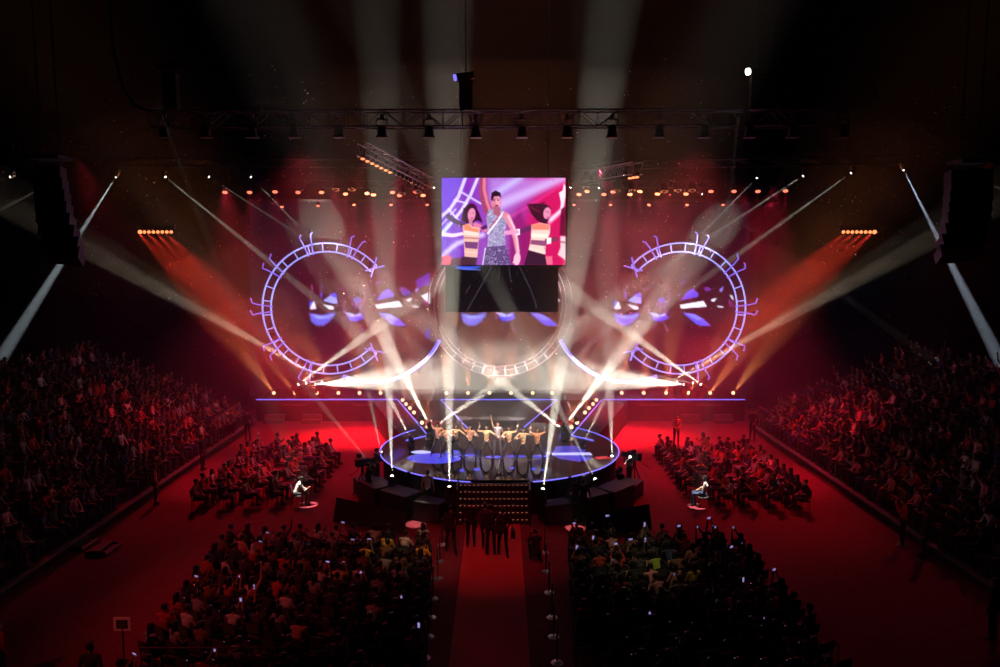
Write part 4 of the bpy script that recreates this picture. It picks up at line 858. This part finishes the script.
dancer(497.5, 457, 6, standing(el_r=(.26, .02, 1.66), wr_r=(.30, .04, 1.94), hd_r=(.1, 0, 1), el_l=(-.27, .02, 1.14), wr_l=(-.30, .12, .90), kn_l=(-.14, .06, .50), an_l=(-.18, 0, .09), kn_r=(.14, .04, .50), an_r=(.18, 0, .09)), 'lead performer in silver sequins, one arm straight up, centre of the row', M_SILVER, M_DSIL, sleeves='bare', crop=False, hair='short', scale=.96, cuffs=False)
dancer(509, 459, 7, D(**bendR, **{**upL, 'el_l': (-.34, .02, 1.46), 'wr_l': (-.40, .04, 1.76), 'hd_l': (-.1, 0, 1)}), 'dancer in gold crop top with raised forearm, next after the lead', M_GOLD, M_TROUS)
dancer(523, 461, 8, D(**bendR, **{**bendL, 'el_l': (-.44, .06, 1.40), 'wr_l': (-.34, .2, 1.60), 'hd_l': (.2, .2, 1)}), 'dancer in gold crop top with both arms bent in front', M_GOLD, M_TROUS, rz=PI - .15)
dancer(537, 461, 9, D(**{**upR, 'el_r': (.34, .02, 1.50), 'wr_r': (.30, .06, 1.78)}, **{**upL, 'el_l': (-.36, .02, 1.52), 'wr_l': (-.34, .04, 1.80)}), 'dancer with brown hair and both hands up, right end of the row', M_ORTOP, M_TROUS, hairm=M_HAIRB)

# ------------------------------------------------------------------ crew, guards, photographers
def stand(px, py, pose, rz, label, top='black', hair='short', scale=1.03, **k):
    f = STAND[pose]; g = G(px, py, 0)
    key = (pose, hair)
    if key not in SH: SH[key] = hair_mesh(f, hair)
    return person(f, SH[key], (g.x, g.y, 0), rz, label, top=top, scale=scale, **k)
SH = {}
stand(676, 446, 'clasp', PI, 'guard in a pale shirt standing alone on the red floor, hands clasped', 'pink')
stand(752, 440, 'clasp', PI, 'guard in dark clothes standing by the right end of the rear stage', 'charcoal')
stand(232, 440, 'clasp', PI, 'guard in a grey shirt, left one of the pair by the far seating', 'grey')
stand(248, 441, 'relaxed', PI, 'guard in a dark shirt, right one of the pair by the far seating', 'charcoal')
stand(203, 470, 'relaxed', -PI / 2, 'person in black standing at the ledge of the far left seating', 'black')
stand(156, 505, 'relaxed', -1.2, 'person in a red top standing before the left seating ledge', 'red')
stand(902, 546, 'camera', .9, 'person in a red shirt and white shoes standing by the right seating', 'red', shoes=M_WSHOE)
stand(923, 558, 'relaxed', 1.2, 'person in black behind the one with white shoes', 'black')
stand(992, 640, 'relaxed', .6, 'person in black standing at the right edge of the floor', 'black')
stand(2, 690, 'relaxed', -.5, 'person in a red top cut by the left photo edge', 'red')
stand(94, 716, 'relaxed', 0, 'person in black with a red-lit shoulder near the small sign', 'charcoal')
stand(451, 554, 'walk', .3, 'man in black walking beside the carpet, apart from the others', 'black')
stand(471, 547, 'relaxed', 0, 'man in black on the carpet left edge, closest to the stairs', 'black')
stand(485, 551, 'walk', -.2, 'man in black in the middle of the carpet group', 'charcoal')
stand(491, 555, 'relaxed', .1, 'tall man in black in the carpet group, filming the stage', 'black', scale=1.06)
stand(503, 557, 'walk', .2, 'man in black with a shoulder bag, right of the carpet group', 'black')
stand(536, 561, 'crouch', .2, 'photographer in black kneeling right of the carpet', 'black')
stand(583, 523, 'walk', -.5, 'crew member in black striding by the right subwoofers', 'black')
stand(575, 520, 'relaxed', -.2, 'crew member in black leaning to the right subwoofers', 'charcoal')
stand(428, 512, 'relaxed', -.2, 'crew member in a pale shirt standing left of the stage stairs', 'white')
stand(369, 503, 'camera', -.9, 'camera operator in black at the left camera, nearest the audience', 'black')
stand(377, 486, 'camera', -.9, 'second camera crew member in black left of the stage', 'charcoal')
stand(629, 489, 'camera', .9, 'camera operator in black at the right camera', 'black')
stand(597, 484, 'relaxed', .3, 'crew member in black behind the right subwoofers', 'black') if 0 else None
# shoulder bag
g = G(505, 557, 0); bgo = empty('shoulder_bag', (g.x + .28, g.y, .72), label='black shoulder bag carried by the man right on the carpet', cat='bag')
MB().box((0, 0, .14), (.16, .34, .28)).build('bag_body', M_BLACK, bgo, bevel=.03); MB().tube([(0, -.14, .28), (-.08, -.05, .7), (-.14, .05, .7), (0, .14, .28)], .012).build('strap', M_BLACK, bgo)

# broadcast cameras on tripods
for s, px, py, rz in ((-1, 363, 497, -.9), (1, 634, 490, .9)):
    g = G(px, py, 0); side = 'left' if s < 0 else 'right'
    o = empty('video_camera', (g.x, g.y, 0), rz, label='large black video camera on a tripod, %s of the round stage' % side, cat='camera', group='video cameras by the stage')
    for a in (90, 210, 330): MB().cyl((0, 0, 1.2), (.5 * math.cos(math.radians(a)), .5 * math.sin(math.radians(a)), .02), .025, n=8).build('tripod_leg', M_BLACK, o)
    MB().cyl((0, 0, 1.1), (0, 0, 1.4), .07).build('tripod_head', M_BLACK, o); MB().box((0, 0, 1.56), (.3, .6, .32)).build('camera_body', M_BLACK, o, bevel=.03)
    ln = MB(); ln.cyl((0, .3, 1.56), (0, .62, 1.56), .10, .13, 14); ln.build('camera_lens', M_BLACK, o); MB().box((-.2, -.05, 1.82), (.2, .14, .16)).build('viewfinder', M_BLACK, o)
    MB().tube([(.1, -.2, 1.36), (.14, -.45, 1.2), (.16, -.7, 1.1)], .016).build('pan_handle', M_BLACK, o)

# confidence monitors seen from behind
for s in (-1, 1):
    side = 'left' if s < 0 else 'right'
    pts = [(333.5, 502.4), (401, 515), (406, 524), (335, 522.5)] if s < 0 else [(651.5, 509), (588.5, 524), (585, 533), (651, 528.5)]
    a = G(pts[0][0], 521.5 if s < 0 else 529, 0); b = G(404 if s < 0 else 587, 533 if s < 0 else 536, 0)
    o = empty('floor_monitor', (a + b) / 2, math.atan2((b - a).y, (b - a).x), label='long black floor monitor seen from behind, between the stage and the %s block' % side, cat='monitor', group='floor monitors facing the stage')
    L = (b - a).length; sg = 1 if s < 0 else -1
    prof = [(-.06 * sg, 0), (.05 * sg, 0), (.42 * sg, .86), (.30 * sg, .92)]
    q = MB(); vs_ = []
    for x, k_ in ((-L / 2, 1), (L / 2, .8)):
        for y, z in prof: vs_.append((x, y * k_ * .8, z * k_))
    q.add(vs_, [(0, 1, 2, 3), (7, 6, 5, 4), (0, 4, 5, 1), (1, 5, 6, 2), (2, 6, 7, 3), (3, 7, 4, 0)]); q.build('monitor_case', M_BLACK, o)
    for x in (-L * .35, L * .35): MB().bar((x, -.02 * sg, 0.02), (x, .5 * sg, .02), .05, .04).build('foot', M_METAL, o)

# carpet stanchions
st_l = [(442, 544), (440, 560.5), (438, 578), (433, 598), (431, 617), (428.6, 636), (424.7, 657)]; st_r = [(544.5, 552), (546, 571), (549, 592), (552, 616.6), (553.7, 636), (557, 662)]
proto = None
for lst, side in ((st_l, 'left'), (st_r, 'right')):
    for i, (x, y) in enumerate(lst):
        g = G(x, y, .03)
        lab = 'chrome based rope post %s of the carpet, %s from the stairs' % (side, ORD[i + 1])
        if proto is None:
            proto = empty('rope_post', (g.x, g.y, 0), label=lab, cat='rope post', group='rope posts along the carpet')
            bs = MB().cyl((0, 0, 0), (0, 0, .02), .16, .15, 20); bs.cyl((0, 0, .02), (0, 0, .055), .14, .05, 20); bs = bs.build('base', mat('dull_chrome', (.55, .5, .5), .3, 1.0), proto, smooth=False)
            ps_ = MB().cyl((0, 0, .03), (0, 0, .95), .02, n=10).build('post', M_BLACK, proto); kb = MB().ell((0, 0, .98), (.04, .04, .045), 10, 8).build('knob', M_CHROME, proto)
            kids(proto, bs, ps_, kb)
        else:
            c = copy_tree(proto); c.location = (g.x, g.y, 0); c['label'] = lab
    for i in range(len(lst) - 1):
        a, b = G(*lst[i], .03), G(*lst[i + 1], .03); a.z = b.z = .9
        tag(MB().tube([a.lerp(b, t / 8) - V(0, 0, .16 * math.sin(PI * t / 8)) for t in range(9)], .014, 6).build('barrier_rope', CLO['black']), 'dark rope slung %s of the carpet, %s span from the stairs' % (side, ORD[i + 1]), 'rope', 'ropes along the carpet')

# small sign on a pole, bottom left
g = G(126, 690, 0); sp = P(125.5, 624, g.y)
o = empty('pole_sign', (g.x, g.y, 0), label='small square sign with a pale border on a thin pole, bottom left', cat='sign')
MB().cyl((0, 0, 0), (0, 0, sp.z - .1), .02).build('pole', M_METAL, o); MB().cyl((0, 0, 0), (0, 0, .03), .2).build('base', M_METAL, o)
MB().box((0, 0, sp.z), (.42, .03, .34)).build('board', mat('sign_face', (.85, .7, .72), .6), o)
q = MB().box((0, -.018, sp.z), (.27, .006, .21)); q.build('dark_panel', M_BLACK, o); q = MB()
for k_ in range(3): q.box((0, -.023, sp.z + .05 - .05 * k_), (.18, .004, .014))
q.build('print_lines', mat('sign_print', (.25, .16, .17), .7), o)
# rails at the rear edge of the front blocks
for x0, x1, y, lab in ((143, 425, 641, 'low metal rail behind the left front block'), (575, 837, 637, 'low metal rail behind the right front block')):
    a, b = G(x0, y + 50, 0), G(x1, y + 50, 0); b.y = a.y
    o = empty('crowd_rail', a, label=lab, cat='rail'); L = b.x - a.x
    q = MB().tube([(0, 0, .02), (0, 0, 1.1), (L, 0, 1.1), (L, 0, .02)], .025, 8).build('frame', M_METAL, o); q = MB().cyl((0, 0, .25), (L, 0, .25), .015)
    for i in range(1, int(L / .16)): q.cyl((i * .16, 0, .25), (i * .16, 0, 1.08), .008, n=5)
    q.build('bars', M_METAL, o)

# ------------------------------------------------------------------ chairs and seated audience
ch0 = empty('stacking_chair', (0, 0, 0))
s1 = MB().box((0, 0, .44), (.46, .44, .05)).build('seat', CLO['charcoal'], ch0, bevel=.015)
s2 = MB().box((0, -.24, .72), (.42, .04, .30), Matrix.Rotation(.14, 3, 'X')).build('backrest', CLO['charcoal'], ch0, bevel=.015)
legs = []
for sx in (-1, 1):
    for sy in (-1, 1):
        legs.append(MB().tube([(sx * .21, .18, .01), (sx * .21, .18, .42)] if sy > 0 else [(sx * .21, -.24, .01), (sx * .21, -.20, .42), (sx * .21, -.275, .86)], .013, 6).build('leg', M_METAL, ch0))
s3 = MB().tube([(-.21, -.275, .86), (-.17, -.28, .885), (.17, -.28, .885), (.21, -.275, .86)], .012, 6).build('top_rail', M_CHROME, ch0)
kids(ch0, s1, s2, s3, *legs)
used = [0]
def chair(x, y, rz, label, group):
    o = ch0 if not used[0] else copy_tree(ch0); used[0] = 1
    o.location = (x, y, 0); o.rotation_euler = (0, 0, rz); tag(o, label, 'chair', group)
ph0 = empty('smartphone', (0, 0, 0))
p1 = MB().box((0, 0, .075), (.075, .010, .15)).build('phone_body', M_BLACK, ph0); p2 = MB().box((0, -.006, .075), (.066, .003, .135)).build('phone_screen', M_PHONE, ph0)
kids(ph0, p1, p2); phu = [0]
def phone(loc, rz, label, land=False, m=None):
    o = ph0 if not phu[0] else copy_tree(ph0); phu[0] = 1
    o.location = loc; o.rotation_euler = (0, PI / 2 if land else 0, rz); tag(o, label, 'phone', 'phones held up by the audience')
rs = random.Random(21)
used_lab = set()
poses_txt = dict(lap='hands in lap', phone='holding a phone up', high_phone='phone held overhead', clap='clapping', raise_='one arm raised', lean='leaning forward', cross='legs crossed')
def seat_person(x, y, rz, where, block, colr, pose, hair, gname, face_stage=True):
    f = SEAT[pose]; hm_ = M_SCARF if hair == 'scarf' else M_HAIR
    txt = poses_txt['raise_' if pose == 'raise' else pose]
    lab = 'person in %s, %s, %s, %s' % (colr, txt, where, block)
    assert len(lab.split()) <= 16, lab
    sleeve = colr if rs.random() < .5 else M_SKIN
    c_, s_ = math.cos(rz), math.sin(rz)
    person(f, VOX[pose][hair], (x, y, 0), rz, lab, gname, colr, sleeve, rs.choice([M_TROUS, M_TROUS, CLO['navy'], CLO['charcoal']]), M_SHOE, rs.choice(M_BODY), hm_, rs.uniform(.95, 1.04))
    if pose in ('phone', 'high_phone'):
        dx, dy, dz = (0, .31, 1.18) if pose == 'phone' else (0, .25, 1.40)
        land = rs.random() < .6; ox = -.075 if land else 0
        phone((x + c_ * (dx + ox) - s_ * dy, y + s_ * (dx + ox) + c_ * dy, dz + (.04 if land else 0)), rz, 'lit phone held %s, %s, %s' % ('sideways' if land else 'upright', where, block), land)
COLS = ['black'] * 6 + ['charcoal'] * 5 + ['navy'] * 2 + ['grey'] * 2 + ['white'] * 1 + ['red', 'brown', 'pink', 'red', 'brown']
# front blocks: row 1 nearest the stage
for side in (-1, 1):
    sn = 'left' if side < 0 else 'right'
    for r in range(11):
        # right block skewed like the left one
        Y = 24.9 - r * .84
        xin = 2.65 - .06 * r; xout = (9.2 - .05 * r) if side < 0 else (7.9 + .03 * r)
        nseat = 12 if side < 0 else 10 + (r > 3)
        for k_ in range(nseat):
            x = side * (xin + (xout - xin) * k_ / (nseat - 1)); y = Y - .06 * abs(x) * (1 if side > 0 else 1) + .2
            rz = math.atan2(-(0 - x), (36 - y)) * 1.0
            rz = math.atan2(x, 36 - y) if True else 0
            where = '%s row, %s seat from carpet' % (ORD[r + 1], ORD[k_ + 1]); blk = 'front %s block' % sn
            if k_ == 0 and r > 8 and side > 0: continue
            chair(x, y, rz, 'black chair with chrome top rail, %s, %s' % (where, blk), 'chairs of the front %s block' % sn)
            occ = .93 if r < 7 else (.72 if side < 0 else .5)
            if r >= 9: occ = .5 if side < 0 else .1
            if rs.random() > occ: continue
            col_ = rs.choice(COLS)
            if side < 0 and k_ < 5 and 0 < r < 6 and rs.random() < .2: col_ = rs.choice(['yellow', 'yellow', 'white'])
            if side < 0 and k_ > 4 and rs.random() < .22: col_ = rs.choice(['white', 'pink', 'grey', 'white'])
            if side > 0 and 1 < k_ < 7 and 1 < r < 6 and rs.random() < .28: col_ = rs.choice(['yellow', 'green', 'pink', 'white'])
            pose = rs.choices(['lap', 'clap', 'lean', 'cross', 'phone', 'high_phone', 'raise'], [30, 20, 8, 6, 14 if side > 0 else 8, 10 if side > 0 and r < 3 else 3, 3])[0]
            if side > 0 and r < 2 and rs.random() < .45: pose = 'high_phone'
            hair = rs.choices(['short', 'long', 'bun', 'scarf'], [45, 35, 12, 3])[0]
            seat_person(x + rs.uniform(-.04, .04), y + rs.uniform(-.03, .05), rz + rs.uniform(-.2, .2), where, blk, col_, pose, hair, 'seated audience of the front %s block' % sn)
# side blocks facing the stage from left and right
for side in (-1, 1):
    sn = 'left' if side < 0 else 'right'
    for r in range(5):
        for k_ in range(11):
            x = side * (8.55 + r * 1.0); y = 30.2 + k_ * .78 - (r * .12) + (.15 if side < 0 else 0)
            if side < 0 and k_ > 8 and r < 1: continue
            rz = math.atan2(x, 34.6 - y) if abs(y - 34.6) > .01 else side * PI / 2
            rz = side * PI / 2 - side * (34.6 - y) * .04
            where = '%s row, %s seat from front' % (ORD[r + 1], ORD[k_ + 1]); blk = '%s side block' % sn
            chair(x, y, rz, 'black chair with chrome top rail, %s, %s' % (where, blk), 'chairs of the %s side block' % sn)
            if rs.random() > .90: continue
            col_ = rs.choice(['black'] * 4 + ['charcoal'] * 3 + ['red', 'red', 'red', 'white', 'white', 'grey', 'pink', 'brown', 'navy'])
            pose = rs.choices(['lap', 'clap', 'lean', 'cross', 'phone'], [30, 18, 14, 26, 3])[0]
            if r == 0 and k_ == 0: col_, pose = 'white', 'lean' if side < 0 else 'lap'
            if side < 0 and r == 2 and k_ == 0: col_ = 'pink'
            hair = rs.choices(['short', 'long', 'bun', 'scarf'], [40, 35, 12, 8])[0]
            seat_person(x + rs.uniform(-.04, .04), y + rs.uniform(-.05, .05), rz + rs.uniform(-.25, .25), where, blk, col_, pose, hair, 'seated audience of the %s side block' % sn)

# ------------------------------------------------------------------ side tiers with their crowd
def low(fig, ratio):
    me = fig['mesh']; o = bpy.data.objects.new('t', me); C.objects.link(o); d = o.modifiers.new('d', 'DECIMATE'); d.ratio = ratio
    dg = bpy.context.evaluated_depsgraph_get(); r = bpy.data.meshes.new_from_object(o.evaluated_get(dg), depsgraph=dg); bpy.data.objects.remove(o)
    v = np.zeros(len(r.vertices) * 3); r.vertices.foreach_get('co', v); return v.reshape(-1, 3), [tuple(p.vertices) for p in r.polygons], [p.material_index for p in r.polygons]
LOW = {k: low(SEAT[k], .32) for k in ('lap', 'clap', 'lean', 'cross', 'raise')}
hb = MB().ell((0, -.045, 1.25), (.085, .095, .10), 8, 6); HB = (np.array(hb.v), hb.f)
NT = 11; TR = .85; TZ = .38; T0 = .42
for side in (-1, 1):
    sn = 'left' if side < 0 else 'right'; x0 = 15.35
    ya, yb = 20.0, (45.2 if side < 0 else 44.6)
    o = empty('seating_tier', (side * x0, ya, 0), label='stepped bank of seating along the %s side of the floor' % sn, cat='seating', group='side seating banks')
    q = MB()
    for r in range(NT): q.box((side * (r + .5) * TR, (yb - ya) / 2, (T0 + r * TZ) / 2), (TR, yb - ya, T0 + r * TZ))
    q.build('steps', M_STEP, o)
    MB().box((-side * .14, (yb - ya) / 2, T0 - .04), (.26, yb - ya, .07)).build('front_ledge', M_LEDGE, o)
    MB().box((-side * .02, (yb - ya) / 2, (T0 - .08) / 2), (.06, yb - ya, T0 - .08)).build('fascia', M_CLOTHB, o)
    vs_, fs_, ms_ = [], [], []; off = 0; r2 = random.Random(40 + side)
    tops_ = ['black', 'charcoal', 'red', 'white', 'grey', 'pink', 'brown', 'navy']
    sv = MB()
    for r in range(NT):
        ny = int((yb - ya - 1) / .62)
        for k_ in range(ny):
            y = ya + .5 + k_ * .62; x = side * (x0 + (r + .5) * TR); z = T0 + r * TZ
            sv.box((x, y, z + .42), (.42, .44, .05)); sv.box((x + side * .24, y, z + .66), (.04, .42, .34)); sv.box((x + side * .1, y, z + .2), (.05, .3, .4))
            if r2.random() > (.86 if r < 8 else .6): continue
            kk = r2.choice(list(LOW)); vv, ff, mm = LOW[kk]; a = side * PI / 2 + r2.uniform(-.35, .35) - side * .1; ca, sa = math.cos(a), math.sin(a)
            for (w, fsx, mi) in ((vv, ff, mm), (HB[0] if kk != 'lean' else HB[0] + np.array([0, .25, -.08]), HB[1], None)):
                W_ = np.stack([w[:, 0] * ca - w[:, 1] * sa + x, w[:, 0] * sa + w[:, 1] * ca + y, w[:, 2] + z], 1); vs_.append(W_); fs_ += [tuple(i + off for i in f_) for f_ in fsx]
                if mi is None: ms_ += [3] * len(fsx)
                else:
                    tp = r2.choices(range(8), [7, 6, 3, 2, 2, 3, 3, 3])[0]; sl = 4 + tp if r2.random() < .6 else 0
                    mp = {0: 0, 1: 4 + tp, 2: sl, 3: r2.choice([1, 1, 4, 5, 11]), 4: 2}; ms_ += [mp[i] for i in mi]
                off += len(w)
    so = sv.build('tier_seats', CLO['charcoal']); tag(so, 'rows of dark seats on the %s seating bank' % sn, 'seats', kind='stuff')
    me = bpy.data.meshes.new('seated_crowd'); me.from_pydata(np.concatenate(vs_).tolist(), [], fs_)
    for m in [M_SKIN, M_TROUS, M_SHOE, M_HAIR] + [CLO[t_] for t_ in tops_]: me.materials.append(m)
    me.polygons.foreach_set('material_index', ms_); me.polygons.foreach_set('use_smooth', [True] * len(ms_)); me.update()
    co = bpy.data.objects.new('seated_crowd', me); C.objects.link(co); tag(co, 'dense seated crowd filling the %s seating bank' % sn, 'crowd', kind='stuff')
# small step units before the left ledge
for i, (x, y) in enumerate([(99, 546), (76, 541)]):
    g = G(x, y, .2); o = empty('step_unit', (g.x + .1, g.y, 0), label=['small wooden step unit before the left seating ledge, nearer the stage', 'small wooden step unit before the left seating ledge, farther from the stage'][i], cat='steps')
    MB().box((0, 0, .2), (.35, 1.0, .05)).build('upper_tread', M_LEDGE, o); MB().box((.32, 0, .09), (.3, 1.0, .05)).build('lower_tread', M_LEDGE, o); MB().box((0, -.45, .09), (.7, .05, .18)).box((0, .45, .09), (.7, .05, .18)).build('side_frame', M_METAL, o)

# ------------------------------------------------------------------ paper glitter drifting in the air
q = MB(); r3 = random.Random(9)
for _ in range(2600):
    s = r3.choice((-1, 1)); x = s * abs(r3.uniform(.5, 24)); y = r3.uniform(30, 47); z = r3.uniform(5, 18.5); p = V(x, y, z)
    a, b = V(r3.gauss(0, 1), r3.gauss(0, 1), r3.gauss(0, 1)).normalized(), V(r3.gauss(0, 1), r3.gauss(0, 1), r3.gauss(0, 1)); b = a.cross(b).normalized(); e = r3.uniform(.010, .026)
    q.add([p - a * e - b * e, p + a * e - b * e, p + a * e + b * e, p - a * e + b * e, p + a.cross(b) * .003], [(0, 1, 4), (1, 2, 4), (2, 3, 4), (3, 0, 4), (3, 2, 1, 0)])
tag(q.build('confetti', mat('silver_paper', (.85, .8, .8), .4, .2)), 'tiny pale confetti flakes drifting in the air under the rig', 'confetti', kind='stuff')
print('objects', len(C.objects), 'chairs etc')
